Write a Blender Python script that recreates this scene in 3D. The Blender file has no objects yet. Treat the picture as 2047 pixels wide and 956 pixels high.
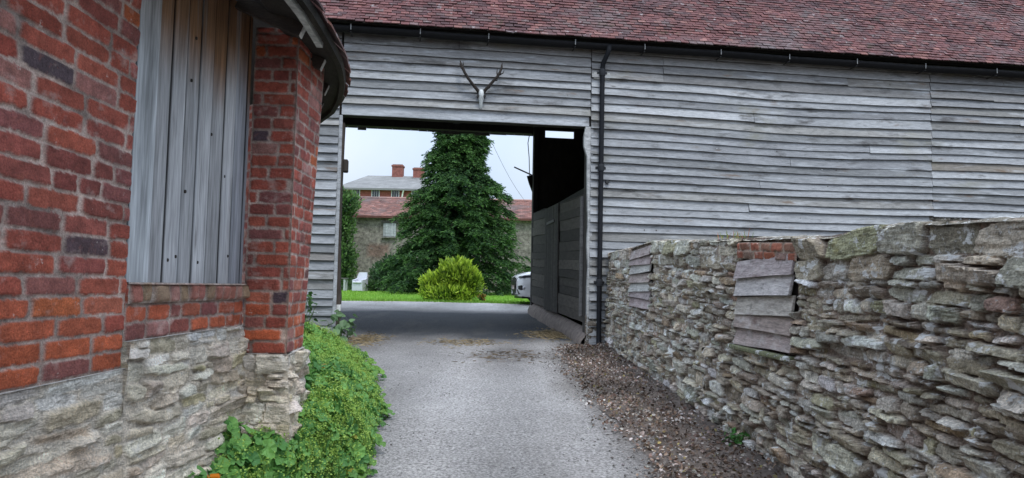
import bpy, math, random
import numpy as np
from mathutils import Matrix, Vector
random.seed(7); RS = np.random.RandomState(11)
SC = bpy.context.scene; COL = SC.collection
R = math.radians

# ------------------------------------------------------------ camera, sky, sun, exposure
cd = bpy.data.cameras.new('camera'); cam = bpy.data.objects.new('camera', cd); COL.objects.link(cam)
cd.sensor_width = 36.0; cd.lens = 36 * 1450 / 2047; cd.clip_start = 0.05; cd.clip_end = 2000
P, RO = R(3.83), R(1.1)
fw = np.array([0, math.cos(P), math.sin(P)]); up0 = np.array([0, -math.sin(P), math.cos(P)]); x0 = np.array([1.0, 0, 0])
rt = math.cos(RO) * x0 + math.sin(RO) * up0; up = -math.sin(RO) * x0 + math.cos(RO) * up0
M = Matrix.Identity(4)
for i in range(3):
    M[i][0], M[i][1], M[i][2] = rt[i], up[i], -fw[i]
M[2][3] = 1.6
cam.matrix_world = M; SC.camera = cam

SUN_EL, SUN_AZ = R(60), R(156)
w = bpy.data.worlds.new('World'); SC.world = w; w.use_nodes = True
nt = w.node_tree; nt.nodes.clear()
out = nt.nodes.new('ShaderNodeOutputWorld'); bg = nt.nodes.new('ShaderNodeBackground')
sky = nt.nodes.new('ShaderNodeTexSky'); sky.sky_type = 'NISHITA'; sky.sun_disc = False
sky.sun_elevation = SUN_EL; sky.sun_rotation = SUN_AZ
tc = nt.nodes.new('ShaderNodeTexCoord'); sep = nt.nodes.new('ShaderNodeSeparateXYZ')
nt.links.new(tc.outputs['Generated'], sep.inputs[0])
grad = nt.nodes.new('ShaderNodeMapRange'); grad.inputs['From Min'].default_value = 0.12; grad.inputs['From Max'].default_value = 0.9
grad.inputs['To Min'].default_value = 0.92; grad.inputs['To Max'].default_value = 2.7
nt.links.new(sep.outputs['Z'], grad.inputs['Value'])
cn = nt.nodes.new('ShaderNodeTexNoise'); cn.inputs['Scale'].default_value = 3.2; cn.inputs['Detail'].default_value = 5
nt.links.new(tc.outputs['Generated'], cn.inputs['Vector'])
cr = nt.nodes.new('ShaderNodeValToRGB')
cr.color_ramp.elements[0].position = 0.3; cr.color_ramp.elements[0].color = (5.3, 6.6, 8.8, 1)
cr.color_ramp.elements[1].position = 0.72; cr.color_ramp.elements[1].color = (7.6, 8.3, 9.3, 1)
nt.links.new(cn.outputs['Fac'], cr.inputs['Fac'])
mul = nt.nodes.new('ShaderNodeVectorMath'); mul.operation = 'SCALE'
nt.links.new(cr.outputs['Color'], mul.inputs[0]); nt.links.new(grad.outputs['Result'], mul.inputs['Scale'])
mix = nt.nodes.new('ShaderNodeMix'); mix.data_type = 'RGBA'; mix.inputs[0].default_value = 0.88
nt.links.new(sky.outputs[0], mix.inputs[6]); nt.links.new(mul.outputs[0], mix.inputs[7])
nt.links.new(mix.outputs[2], bg.inputs['Color']); bg.inputs['Strength'].default_value = 0.1
nt.links.new(bg.outputs[0], out.inputs['Surface'])

sl = bpy.data.lights.new('sun', 'SUN'); sl.energy = 1.4; sl.angle = R(16); sl.color = (1.0, 0.96, 0.9)
so = bpy.data.objects.new('sun', sl); COL.objects.link(so)
sd = Vector((math.sin(SUN_AZ) * math.cos(SUN_EL), math.cos(SUN_AZ) * math.cos(SUN_EL), math.sin(SUN_EL)))
so.rotation_euler = sd.to_track_quat('Z', 'Y').to_euler()
vs = SC.view_settings; vs.view_transform = 'Standard'; vs.look = 'None'; vs.gamma = 1; vs.use_curve_mapping = False
vs.exposure = 0.3

# ------------------------------------------------------------ helpers
def hsh(ix, iy, iz):
    n = (ix * 374761393 + iy * 668265263 + iz * 2147483647) & 0xffffffff
    n = ((n ^ (n >> 13)) * 1274126177) & 0xffffffff
    n = ((n ^ (n >> 15)) * 2246822519) & 0xffffffff
    return ((n ^ (n >> 14)) & 0xffff) / 65535.0
def vn(p):
    """value noise in -1..1 of (...,3) points"""
    p = np.asarray(p, float) + 1000.0
    f = np.floor(p); t = p - f; t = t * t * (3 - 2 * t); i = f.astype(np.int64)
    r = 0
    for a in (0, 1):
        for b in (0, 1):
            for c in (0, 1):
                wgt = (t[..., 0] if a else 1 - t[..., 0]) * (t[..., 1] if b else 1 - t[..., 1]) * (t[..., 2] if c else 1 - t[..., 2])
                r = r + wgt * hsh(i[..., 0] + a, i[..., 1] + b, i[..., 2] + c)
    return r * 2 - 1
def fbm(p, o=3):
    p = np.asarray(p, float); r = 0; a = 1.0
    for k in range(o): r = r + a * vn(p * 2 ** k + 17.3 * k); a *= 0.5
    return r / 1.75
def n1(*a): return float(vn(np.array(a, float)))

class MB:
    def __init__(s): s.v = []; s.f = []; s.t = []; s.m = []; s.n = 0
    def add(s, verts, faces, tint=(1, 1, 1), mi=0):
        verts = np.asarray(verts, float).reshape(-1, 3); k = len(verts)
        t = np.asarray(tint, float)
        if t.ndim == 1: t = np.tile(t, (k, 1))
        s.v.append(verts); s.t.append(t)
        n = s.n
        for f in faces: s.f.append([int(i) + n for i in f])
        s.m += [mi] * len(faces); s.n += k
    def grid(s, pts, tint=(1, 1, 1), mi=0, flip=False, close=False):
        pts = np.asarray(pts, float); a, b = pts.shape[:2]; F = []
        for i in range(a - 1):
            for j in range(b if close else b - 1):
                j2 = (j + 1) % b
                q = (i * b + j, i * b + j2, (i + 1) * b + j2, (i + 1) * b + j)
                F.append(q[::-1] if flip else q)
        t = np.asarray(tint, float)
        s.add(pts.reshape(-1, 3), F, t.reshape(-1, 3) if t.ndim == 3 else t, mi)
    def batch(s, pts, tmpl, tints, mi=0):
        """pts (N,k,3) copies of a template face list"""
        N, k = pts.shape[:2]; fs = []
        for f in tmpl:
            fs.append((np.arange(N)[:, None] * k + np.asarray(f)[None]) + s.n)
        s.v.append(pts.reshape(-1, 3))
        t = np.asarray(tints, float)
        if t.ndim == 2: t = np.repeat(t[:, None], k, 1)
        s.t.append(t.reshape(-1, 3))
        for a in fs: s.f += a.tolist(); s.m += [mi] * N
        s.n += N * k
    def box(s, c, d, ax=None, tint=(1, 1, 1), mi=0, bev=0.0):
        c = np.asarray(c, float); d = np.asarray(d, float) / 2
        ax = np.eye(3) if ax is None else np.asarray(ax, float)
        if bev <= 0:
            v = [c + (x * d[0]) * ax[0] + (y * d[1]) * ax[1] + (z * d[2]) * ax[2] for x in (-1, 1) for y in (-1, 1) for z in (-1, 1)]
            F = [(0, 1, 3, 2), (4, 6, 7, 5), (0, 4, 5, 1), (2, 3, 7, 6), (0, 2, 6, 4), (1, 5, 7, 3)]
            s.add(v, F, tint, mi); return
        b = min(bev, d.min() * .9); v = []; idx = {}
        for x in (-1, 1):
            for y in (-1, 1):
                for z in (-1, 1):
                    sg = np.array([x, y, z])
                    for k in range(3):
                        l = sg * (d - b); l[k] = sg[k] * d[k]
                        idx[(x, y, z, k)] = len(v); v.append(c + l @ ax)
        F = []
        for k in range(3):
            a, bb = (k + 1) % 3, (k + 2) % 3
            for sgn in (-1, 1):
                q = []
                for (u, vv) in ((-1, -1), (1, -1), (1, 1), (-1, 1)):
                    sg = [0, 0, 0]; sg[k] = sgn; sg[a] = u; sg[bb] = vv; q.append(idx[(*sg, k)])
                F.append(q if sgn > 0 else q[::-1])
            for u in (-1, 1):
                for vv in (-1, 1):
                    q = []
                    for w_ in (-1, 1):
                        sg = [0, 0, 0]; sg[k] = w_; sg[a] = u; sg[bb] = vv
                        q.append((idx[(*sg, a)], idx[(*sg, bb)]))
                    qq = [q[0][0], q[0][1], q[1][1], q[1][0]]
                    F.append(qq if u * vv < 0 else qq[::-1])
        for x in (-1, 1):
            for y in (-1, 1):
                for z in (-1, 1):
                    q = [idx[(x, y, z, 0)], idx[(x, y, z, 1)], idx[(x, y, z, 2)]]
                    F.append(q if x * y * z > 0 else q[::-1])
        s.add(v, F, tint, mi)
    def tube(s, path, rad, seg=8, tint=(1, 1, 1), mi=0, cap=True):
        path = np.asarray(path, float); n = len(path); rad = np.broadcast_to(np.asarray(rad, float), (n,))
        tg = np.gradient(path, axis=0); tg /= np.linalg.norm(tg, axis=1)[:, None] + 1e-9
        ref = np.array([0, 0, 1.0]) if abs(tg[0][2]) < .9 else np.array([1.0, 0, 0])
        rows = []
        for i in range(n):
            a = np.cross(ref, tg[i]); a /= np.linalg.norm(a) + 1e-9; b = np.cross(tg[i], a); ref = np.cross(a, tg[i]) * -1 if False else ref
            th = np.arange(seg) * 2 * math.pi / seg
            rows.append(path[i] + rad[i] * (np.cos(th)[:, None] * a + np.sin(th)[:, None] * b))
        base = s.n
        s.grid(np.array(rows), tint, mi, close=True)
        if cap:
            s.f.append([base + j for j in range(seg)][::-1]); s.m.append(mi)
            s.f.append([base + (n - 1) * seg + j for j in range(seg)]); s.m.append(mi)
    def build(s, name, mats, parent=None, smooth=False):
        me = bpy.data.meshes.new(name)
        V = np.concatenate(s.v); T = np.concatenate(s.t)
        me.from_pydata(V.tolist(), [], s.f); me.update()
        at = me.color_attributes.new('tint', 'FLOAT_COLOR', 'POINT')
        at.data.foreach_set('color', np.concatenate([T, np.ones((len(T), 1))], 1).astype(np.float32).ravel())
        if not isinstance(mats, (list, tuple)): mats = [mats]
        for m in mats: me.materials.append(m)
        me.polygons.foreach_set('material_index', s.m)
        if smooth: me.polygons.foreach_set('use_smooth', [True] * len(me.polygons))
        o = bpy.data.objects.new(name, me); COL.objects.link(o)
        if parent is not None:
            o.parent = parent
            root = parent
            tr = Vector((0, 0, 0))
            while root is not None:
                if root.type == 'EMPTY': tr += root.location
                root = root.parent
            o.matrix_parent_inverse = Matrix.Translation(-tr) if parent.type == 'EMPTY' else Matrix.Identity(4)
        return o
def tag(o, label=None, cat=None, group=None, kind=None):
    if label: o['label'] = label
    if cat: o['category'] = cat
    if group: o['group'] = group
    if kind: o['kind'] = kind
    return o
def thing(name, loc, label, cat, group=None):
    o = bpy.data.objects.new(name, None); COL.objects.link(o); o.location = loc; o.empty_display_size = .2
    return tag(o, label, cat, group)

# ------------------------------------------------------------ materials
def mat(name, base=(.5, .5, .5), rough=.85, noise=6.0, stretch=(1, 1, 1), var=.35, bump=.3, bscale=40.0, bdist=.01,
        fine=0.0, fscale=120.0, spots=(), metal=0.0, spec=.3, usetint=True, trans=0.0, coat=0.0, bstretch=None):
    m = bpy.data.materials.new(name); m.use_nodes = True; t = m.node_tree; N = t.nodes; L = t.links
    b = N['Principled BSDF']; b.inputs['Roughness'].default_value = rough; b.inputs['Metallic'].default_value = metal
    b.inputs['Specular IOR Level'].default_value = spec; b.inputs['Coat Weight'].default_value = coat
    co = N.new('ShaderNodeTexCoord'); mp = N.new('ShaderNodeMapping'); mp.inputs['Scale'].default_value = stretch
    L.new(co.outputs['Object'], mp.inputs[0])
    if usetint:
        a = N.new('ShaderNodeAttribute'); a.attribute_name = 'tint'; col = a.outputs['Color']
    else:
        a = N.new('ShaderNodeRGB'); a.outputs[0].default_value = (*base, 1); col = a.outputs[0]
    def nz(scale, det=4, rg=.6, vec=mp):
        n = N.new('ShaderNodeTexNoise'); n.inputs['Scale'].default_value = scale; n.inputs['Detail'].default_value = det
        n.inputs['Roughness'].default_value = rg; L.new(vec.outputs[0], n.inputs['Vector']); return n.outputs['Fac']
    def scaled(c, fac, k):
        mr = N.new('ShaderNodeMapRange'); mr.inputs['From Min'].default_value = .25; mr.inputs['From Max'].default_value = .75
        mr.inputs['To Min'].default_value = 1 - k; mr.inputs['To Max'].default_value = 1 + k; L.new(fac, mr.inputs['Value'])
        v = N.new('ShaderNodeVectorMath'); v.operation = 'SCALE'; L.new(c, v.inputs[0]); L.new(mr.outputs[0], v.inputs['Scale']); return v.outputs[0]
    if var: col = scaled(col, nz(noise, 5, .65), var)
    if fine: col = scaled(col, nz(fscale, 2, .6), fine)
    for (c, sc_, lo, hi, amt, st) in spots:
        m2 = N.new('ShaderNodeMapping'); m2.inputs['Scale'].default_value = st; m2.inputs['Location'].default_value = (sc_ * 1.7, sc_ * 2.3, sc_)
        L.new(co.outputs['Object'], m2.inputs[0])
        f = nz(sc_, 5, .65, m2); mr = N.new('ShaderNodeMapRange'); mr.inputs['From Min'].default_value = lo; mr.inputs['From Max'].default_value = hi
        mr.inputs['To Max'].default_value = amt; L.new(f, mr.inputs['Value'])
        mx = N.new('ShaderNodeMix'); mx.data_type = 'RGBA'; L.new(mr.outputs[0], mx.inputs[0]); L.new(col, mx.inputs[6]); mx.inputs[7].default_value = (*c, 1); col = mx.outputs[2]
    L.new(col, b.inputs['Base Color'])
    if bump:
        bp = N.new('ShaderNodeBump'); bp.inputs['Strength'].default_value = bump; bp.inputs['Distance'].default_value = bdist
        if bstretch:
            m3 = N.new('ShaderNodeMapping'); m3.inputs['Scale'].default_value = bstretch; L.new(co.outputs['Object'], m3.inputs[0])
        else: m3 = mp
        L.new(nz(bscale, 6, .7, m3), bp.inputs['Height']); L.new(bp.outputs[0], b.inputs['Normal'])
    if trans:
        tr = N.new('ShaderNodeBsdfTranslucent'); L.new(col, tr.inputs['Color']); ms = N.new('ShaderNodeMixShader'); ms.inputs[0].default_value = trans
        L.new(b.outputs[0], ms.inputs[1]); L.new(tr.outputs[0], ms.inputs[2]); L.new(ms.outputs[0], N['Material Output'].inputs['Surface'])
    return m
MT = {}
MT['brick'] = mat('brick', noise=16, var=.38, fine=.35, fscale=150, bump=1, bscale=70, bdist=.012,
                  spots=[((.62, .49, .43), 6, .57, .74, .6, (1, 1, 1.4)), ((.66, .58, .52), 19, .66, .72, .7, (1, 1, 1)), ((.06, .05, .055), 5.5, .64, .78, .5, (1, 1, 1)), ((.42, .14, .09), 30, .55, .8, .5, (1, 1, 1))])
MT['mortar'] = mat('mortar', noise=9, var=.4, fine=.25, fscale=120, bump=1, bscale=70, bdist=.01)
MT['stone'] = mat('stone', noise=14, var=.5, fine=.45, fscale=85, bump=1, bscale=38, bdist=.03, bstretch=(1, 1, 2.6),
                  spots=[((.05, .046, .04), 10, .60, .72, .65, (1, 1, 2)), ((.22, .18, .04), 4.5, .63, .70, .65, (1, 1, 1)), ((.74, .75, .74), 8, .575, .62, .9, (1, 1, 1.3)), ((.6, .61, .6), 34, .60, .65, .7, (1, 1, 1))])
MT['pale_stone'] = mat('pale_stone', noise=11, var=.4, fine=.35, fscale=90, bump=1, bscale=34, bdist=.03, bstretch=(1, 1, 2.5),
                  spots=[((.76, .72, .65), 8, .58, .66, .6, (1, .8, 1.8)), ((.34, .27, .16), 4, .6, .74, .5, (1, 1, 1)), ((.16, .135, .11), 10, .61, .72, .6, (1, .6, 2.4))])
MT['weatherboard'] = mat('weatherboard', noise=7, stretch=(1, 1, 7), var=.34, fine=.22, fscale=60, bump=.6, bscale=26, bdist=.006, bstretch=(.6, .6, 9),
                  spots=[((.075, .072, .07), 1.3, .57, .70, .85, (1, 1, 3.2)), ((.52, .55, .575), 2.2, .55, .7, .55, (.6, .6, 5)), ((.16, .10, .06), 1.7, .62, .72, .7, (.7, .7, 4)), ((.2, .19, .13), .8, .58, .72, .5, (1, 1, 2)), ((.06, .055, .05), 9, .62, .72, .7, (.35, .35, 3))])
MT['plank'] = mat('plank', noise=14, stretch=(1, 1, .07), var=.5, fine=.3, fscale=70, bump=.7, bscale=60, bdist=.005, bstretch=(1, 1, .05),
                  spots=[((.09, .085, .08), 12, .58, .72, .75, (1, 1, .12)), ((.5, .52, .54), 10, .56, .72, .5, (1, 1, .05))])
MT['old_wood'] = mat('old_wood', noise=8, var=.4, stretch=(.5, .5, 2), fine=.3, fscale=60, bump=.7, bscale=40, bdist=.006)
MT['hatch_wood'] = mat('hatch_wood', noise=14, stretch=(1, .25, 2.5), var=.45, fine=.35, fscale=60, bump=.8, bscale=50, bdist=.005,
                  spots=[((.56, .54, .53), 5, .52, .72, .6, (1, .8, 1.6)), ((.10, .055, .05), 4, .58, .72, .75, (1, .5, 2.4)), ((.05, .05, .05), 9, .6, .72, .6, (1, 1, 1))])
MT['tile'] = mat('tile', noise=3, var=.3, fine=.3, fscale=40, bump=.6, bscale=60, bdist=.008,
                  spots=[((.15, .135, .135), .55, .50, .68, .75, (1, 1, 1)), ((.05, .03, .034), 1.2, .54, .68, .75, (1, 1, 1)), ((.36, .34, .34), 7, .62, .70, .75, (1, 1, 1)), ((.05, .055, .03), 2.6, .62, .70, .6, (1, 1, 1))])
MT['slate'] = mat('slate', noise=1.5, var=.3, fine=.2, fscale=14, bump=.3, bscale=12)
MT['iron'] = mat('iron', noise=10, var=.3, bump=.2, bscale=60, rough=.7, spec=.15)
MT['dark_wood'] = mat('dark_wood', noise=8, stretch=(1, 1, .4), var=.4, bump=.5, bscale=40)
MT['gravel'] = mat('gravel', noise=1.3, var=.14, fine=.7, fscale=45, bump=1, bscale=70, bdist=.02,
                  spots=[((.11, .105, .1), 30, .56, .66, .75, (1, 1, 1)), ((.5, .49, .48), 65, .64, .72, .8, (1, 1, 1)), ((.17, .155, .14), .7, .5, .75, .4, (1.6, .5, 1))])
MT['soil'] = mat('soil', noise=4, var=.4, fine=.4, fscale=60, bump=1, bscale=50, bdist=.02)
MT['turf'] = mat('turf', noise=1.2, var=.22, fine=.4, fscale=14, bump=.8, bscale=12, bdist=.05)
MT['leaf'] = mat('leaf', noise=12, var=.15, bump=.15, bscale=60, rough=.55, spec=.35, trans=.28)
MT['needle'] = mat('needle', noise=3, var=.2, bump=0, rough=.7, spec=.2, trans=.12)
MT['bark'] = mat('bark', noise=6, var=.4, bump=.8, bscale=20)
MT['litter'] = mat('litter', noise=20, var=.25, bump=.3, bscale=60, trans=.1)
MT['bone'] = mat('bone', noise=16, var=.18, bump=.4, bscale=50, bdist=.004, rough=.65)
MT['antler'] = mat('antler', noise=20, var=.3, bump=.5, bscale=60, bdist=.004)
MT['car_paint'] = mat('car_paint', var=0, bump=0, rough=.25, spec=.5, coat=.8)
MT['black_plastic'] = mat('black_plastic', var=.1, bump=0, rough=.5)
MT['glass'] = mat('glass', var=0, bump=0, rough=.06, spec=.7)
MT['rubber'] = mat('rubber', var=.1, bump=0, rough=.8)
MT['metal'] = mat('metal', var=0, bump=0, rough=.3, metal=.9)
MT['wicker'] = mat('wicker', noise=30, var=.2, bump=.8, bscale=90, bdist=.01, stretch=(1, 1, 3))
MT['far_brick'] = mat('far_brick', noise=5, var=.3, fine=.3, fscale=9, bump=.3, bscale=12)
MT['far_stone'] = mat('far_stone', noise=2.2, var=.3, fine=.55, fscale=5.5, bump=1, bscale=6, bdist=.06,
                  spots=[((.07, .065, .06), 3.2, .58, .66, .75, (1, 1, 1.3)), ((.4, .38, .34), 4.3, .58, .68, .6, (1, 1, 1.3))])
MT['paint'] = mat('paint', noise=4, var=.1, bump=.1, bscale=20, rough=.6)
MT['flower'] = mat('flower', noise=20, var=.12, bump=0, rough=.6, trans=.3)

def gz(y): return float(np.interp(y, [-12, 0, 13, 22.5, 36, 60, 400], [-.3, 0, .57, 1.11, 1.28, 1.4, 1.6]))
def gza(y): return np.interp(y, [-12, 0, 13, 22.5, 36, 60, 400], [-.3, 0, .57, 1.11, 1.28, 1.4, 1.6])
def clampc(c): return np.clip(np.asarray(c), .004, .9)

# ------------------------------------------------------------ ground, drive, verge
A = R(7.5); B0 = np.array([1.52, 13.0, 0.0]); T = np.array([math.cos(A), math.sin(A), 0]); NB = np.array([-math.sin(A), math.cos(A), 0])
ZU = np.array([0, 0, 1.0])
def bp(s, n, z): return B0 + T * s + NB * n + ZU * z
mb = MB()
xs = np.concatenate([np.linspace(-260, -16, 12), np.linspace(-14, 14, 57), np.linspace(16, 260, 12)])
ys = np.concatenate([np.linspace(-60, -12, 6), np.linspace(-10, 45, 111), np.linspace(50, 500, 20)])
X, Y = np.meshgrid(xs, ys); Z = gza(Y) - .03 + .02 * vn(np.stack([X * .5, Y * .5, X * 0], -1))
tt = np.zeros(X.shape + (3,)); tt[:] = (.17, .33, .045)
tt *= (1 + .2 * vn(np.stack([X * .8, Y * .8, X * 0 + 3], -1)))[..., None]
near = (Y < 19)[..., None]; tt = np.where(near, np.array([.09, .075, .055]), tt)
mb.grid(np.stack([X, Y, Z], -1), tt); tag(mb.build('lawn', MT['turf']), kind='structure')
# gravel drive: narrow lane, widening through the barn into a yard
def xl(y): return float(np.interp(y, [-10, 5.3, 8.9, 12, 14, 19, 20.5, 23], [-1.6, -1.75, -2.2, -4.2, -5.2, -8, -9.5, -12]))
def xr(y): return float(np.interp(y, [-10, 5.4, 10.3, 13, 14.5, 19, 20, 23], [1.9, 1.75, 1.45, 1.5, 1.6, 1.3, 9, 14]))
def yend(x): return 22.45 - .012 * (x + 1.5) ** 2
mb = MB(); ys = np.concatenate([np.arange(-10, 3, .5), np.arange(3, 23.01, .1)]); rows = []; tr = []
for y in ys:
    xx = np.linspace(xl(y), xr(y), 61); yy = np.full(61, y)
    yy = np.minimum(yy, np.array([yend(x) for x in xx]) + .18 * vn(np.stack([xx * 1.3, xx * 0, xx * 0], -1)))
    z = gza(yy) + .004 + .012 * vn(np.stack([xx * 1.5, yy * .8, xx * 0], -1))
    rows.append(np.stack([xx, yy, z], -1))
    c = np.zeros((61, 3)); c[:] = (.322, .308, .298)
    nz = fbm(np.stack([xx * 1.6, yy * 1.2, xx * 0 + 5], -1))
    trk = np.exp(-((xx + .62) / .42) ** 2) + np.exp(-((xx - .66) / .40) ** 2); c = c * (.80 + .34 * trk + .10 * nz)[:, None]
    dirt = np.clip(1.6 * fbm(np.stack([xx * 1.1, yy * .45, xx * 0 + 2], -1)) - .25, 0, 1) * .6; c = c * (1 - dirt[:, None]) + np.array([.15, .14, .115]) * dirt[:, None]
    ed = np.clip((xx - np.interp(yy, [-6, 5.4, 10.3, 13.2], [1.35, 1.15, .88, .95]) + .40 + .25 * nz) / .4, 0, 1) * (yy < 13.5) * .7; c = c * (1 - ed[:, None]) + np.array([.12, .10, .085]) * ed[:, None]
    # dark loose chippings laid under the barn, tint deepened to carry passage shade
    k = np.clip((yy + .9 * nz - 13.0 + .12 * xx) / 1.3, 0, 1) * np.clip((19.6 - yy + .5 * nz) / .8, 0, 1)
    c = c * (1 - k[:, None]) + np.array([.046, .052, .062]) * k[:, None]; c = c * (1 + .5 * np.clip((yy - 19.6) / .6, 0, 1))[:, None]  # gravel past the barn lightened: open daylight painted into the yard's colour
    # damp debris patch in the middle of the lane
    k2 = np.exp(-((xx + .1) / .55) ** 2 - ((yy - 11.6) / .8) ** 2) * np.clip(.6 + 1.8 * fbm(np.stack([xx * 4, yy * 3, xx * 0 + 9], -1)), 0, 1)
    c = c * (1 - .8 * k2[:, None]) + np.array([.06, .05, .045]) * (.8 * k2[:, None])
    tr.append(c)
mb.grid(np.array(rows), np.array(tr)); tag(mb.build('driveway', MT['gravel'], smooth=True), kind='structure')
def wx(y): return 2.23 - .0407 * y            # face of the rubble wall at its foot
mb = MB(); ys = np.arange(-6, 13.3, .12); rows = []; tr = []
for y in ys:
    e = xr_edge = float(np.interp(y, [-6, 5.4, 10.3, 13.2], [1.35, 1.15, .88, .95])) + .10 * n1(y * 1.7, 2, 0) + .05 * n1(y * 6, 5, 0)
    xx = np.linspace(e, wx(y) + .08, 12); tq = np.linspace(0, 1, 12)
    z = gz(y) + .012 + .07 * tq ** 1.5 + .02 * vn(np.stack([xx * 5, xx * 0 + y * 5, xx * 0], -1)) * np.minimum(1, tq * 4)
    rows.append(np.stack([xx, np.full(12, y), z], -1))
    c = np.zeros((12, 3)); c[:] = (.125, .10, .085); c *= (1 + .6 * fbm(np.stack([xx * 3, xx * 0 + y * 2, xx * 0], -1)))[:, None]
    tr.append(c)
mb.grid(np.array(rows), np.array(tr)); tag(mb.build('verge', MT['soil'], smooth=True), kind='structure')

# ------------------------------------------------------------ masonry generator
def field(mb, mapf, u0, u1, v0, v1, res, st, cols, dep, mort, warp=.012, ws=9.0, rnd=.014, rot=.06, skew=.12, cut_=(1.35, 1.75), layer=.007, lay=(9, 48), mh=(-.012, .010), tv=.18, tilt=.35, holes=(), pins=(None, None), mi=0, resv=None, mtv=.3):
    """masonry face as one relief: every stone (cu, cv, w, h) raised from the mortar bed, mapf(u, v, d) -> world"""
    us = np.linspace(u0, u1, max(3, int(round((u1 - u0) / res)) + 1)); vs_ = np.linspace(v0, v1, max(3, int(round((v1 - v0) / (resv or res))) + 1))
    UU, VV = np.meshgrid(us, vs_, indexing='ij'); o = UU * 0
    a3 = lambda k, kv, z: np.stack([UU * k, VV * kv, o + z], -1)
    wu = UU + warp * fbm(a3(ws, ws * 1.6, 3.1)) + warp * .3 * vn(a3(ws * 4, ws * 5, 13.)); wv_ = VV + warp * .8 * fbm(a3(ws, ws * 1.6, 41.7)) + warp * .3 * vn(a3(ws * 4, ws * 5, 33.))
    D = mh[0] + (mh[1] - mh[0]) * (.5 + .5 * fbm(a3(2.3, 3.1, 9.3))) + .005 * fbm(a3(38, 55, 5.5))
    mcol = np.asarray(mort, float) * (1 + mtv * fbm(a3(5, 7, 2.2)) + .14 * vn(a3(60, 60, 8)))[..., None]
    Tn = mcol.copy(); best = np.full(UU.shape, 9.0)
    lay_n = layer * fbm(a3(lay[0], lay[1], 7.7)) + layer * .6 * fbm(a3(lay[0] * 3.1, lay[1] * .9, 1.7)); tn_n = fbm(a3(13, 21, 4.4))
    for i in range(len(st[0])):
        cu, cv, w, h = st[0][i], st[1][i], st[2][i], st[3][i]; a, b = w / 2, h / 2; pad = warp * 1.6 + .012 + rot * a
        i0, i1 = np.searchsorted(us, [cu - a - pad, cu + a + pad]); j0, j1 = np.searchsorted(vs_, [cv - b - pad - rot * a, cv + b + pad + rot * a])
        if i1 <= i0 or j1 <= j0: continue
        W = (slice(i0, i1), slice(j0, j1)); x, y = wu[W] - cu, wv_[W] - cv
        t = random.uniform(-rot, rot); x, y = x + y * t, y - x * t
        x = x + y * random.uniform(-skew, skew) * 2; y = y * (1 + random.uniform(-skew, skew) * x / a)
        X_, Y_ = x / a, y / b; d = np.maximum(np.abs(X_), np.abs(Y_))
        for sx in (-1, 1):
            for sy in (-1, 1): d = np.maximum(d, (X_ * sx + Y_ * sy) / random.uniform(*cut_) )
        edge = (1 - d) * min(a, b); m = (edge > 0) & (d < best[W])
        if not m.any(): continue
        k = np.clip(edge / rnd, 0, 1); k = k * (2 - k)
        dz = dep[i] * (1 + random.uniform(-tilt, tilt) * np.clip(Y_, -1, 1) + random.uniform(-tilt, tilt) * .7 * np.clip(X_, -1, 1)) + lay_n[W]
        base = D[W]; z = base * (1 - k) + np.maximum(dz, -.01) * k
        D[W] = np.where(m, z, base); best[W] = np.where(m, d, best[W])
        kk = np.clip(edge / (rnd * .6), 0, 1)[..., None]; sc = cols[i] * (1 + tv * tn_n[W])[..., None]
        Tn[W] = np.where(m[..., None], Tn[W] * (1 - kk) + sc * kk, Tn[W])
    for (ha, hb, va, vb) in holes:
        ins = (UU > ha + .02) & (UU < hb - .02) & (VV > va + .02) & (VV < vb - .02); D = np.where(ins, -.07, D)
    Pw = mapf(UU, VV, D)
    for e, pin in zip((0, -1), pins):
        if callable(pin): Pw[e] = pin(VV[e])
        elif pin is not None: Pw[e] = mapf(UU[e], VV[e], UU[e] * 0) + np.asarray(pin)
    mb.grid(Pw, clampc(Tn), mi, flip=True)
    return UU, VV, D
def pal(cols, wts, n, jit=.12):
    c = np.array(cols); i = RS.choice(len(c), n, p=np.array(wts) / sum(wts))
    return clampc(c[i] * (1 + RS.uniform(-jit, jit, (n, 1))) * (1 + RS.uniform(-.04, .04, (n, 3))))
def pack(u0, u1, hs, lmin, lmax, split=.3, gap=.012, holes=()):
    cu, cv, w, h = [], [], [], []; v = 0
    for r, H in enumerate(hs):
        u = u0 - random.uniform(0, lmax)
        while u < u1:
            L = random.uniform(lmin, lmax) * random.choice([.7, 1, 1, 1.3])
            c = u + L / 2
            off = .018 * n1(c * 1.1, r * .37, 4)
            def put(cc, vv, ww, hh_):
                a, b = cc - ww / 2, cc + ww / 2
                for (ha, hb, va, vb) in holes:
                    if va - .02 < vv < vb + .02:
                        if a < ha < b: b = ha - .004
                        elif a < hb < b: a = hb + .004
                        elif a >= ha and b <= hb: return
                a, b = max(a, u0), min(b, u1)
                if b - a > .03: cu.append((a + b) / 2); cv.append(vv + off); w.append(b - a - gap); h.append(hh_ - gap)
            if random.random() < split and H > .075:
                f = random.uniform(.35, .65); put(c, v + H * f / 2, L, H * f); L2 = L * random.uniform(.4, .6)
                put(u + L2 / 2, v + H * f + H * (1 - f) / 2, L2, H * (1 - f)); put(u + L2 + (L - L2) / 2, v + H * f + H * (1 - f) / 2, L - L2, H * (1 - f))
            else: put(c, v + H / 2, L, H * random.uniform(.92, 1.12))
            u += L
        v += H
    return np.array(cu), np.array(cv), np.array(w), np.array(h)

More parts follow.
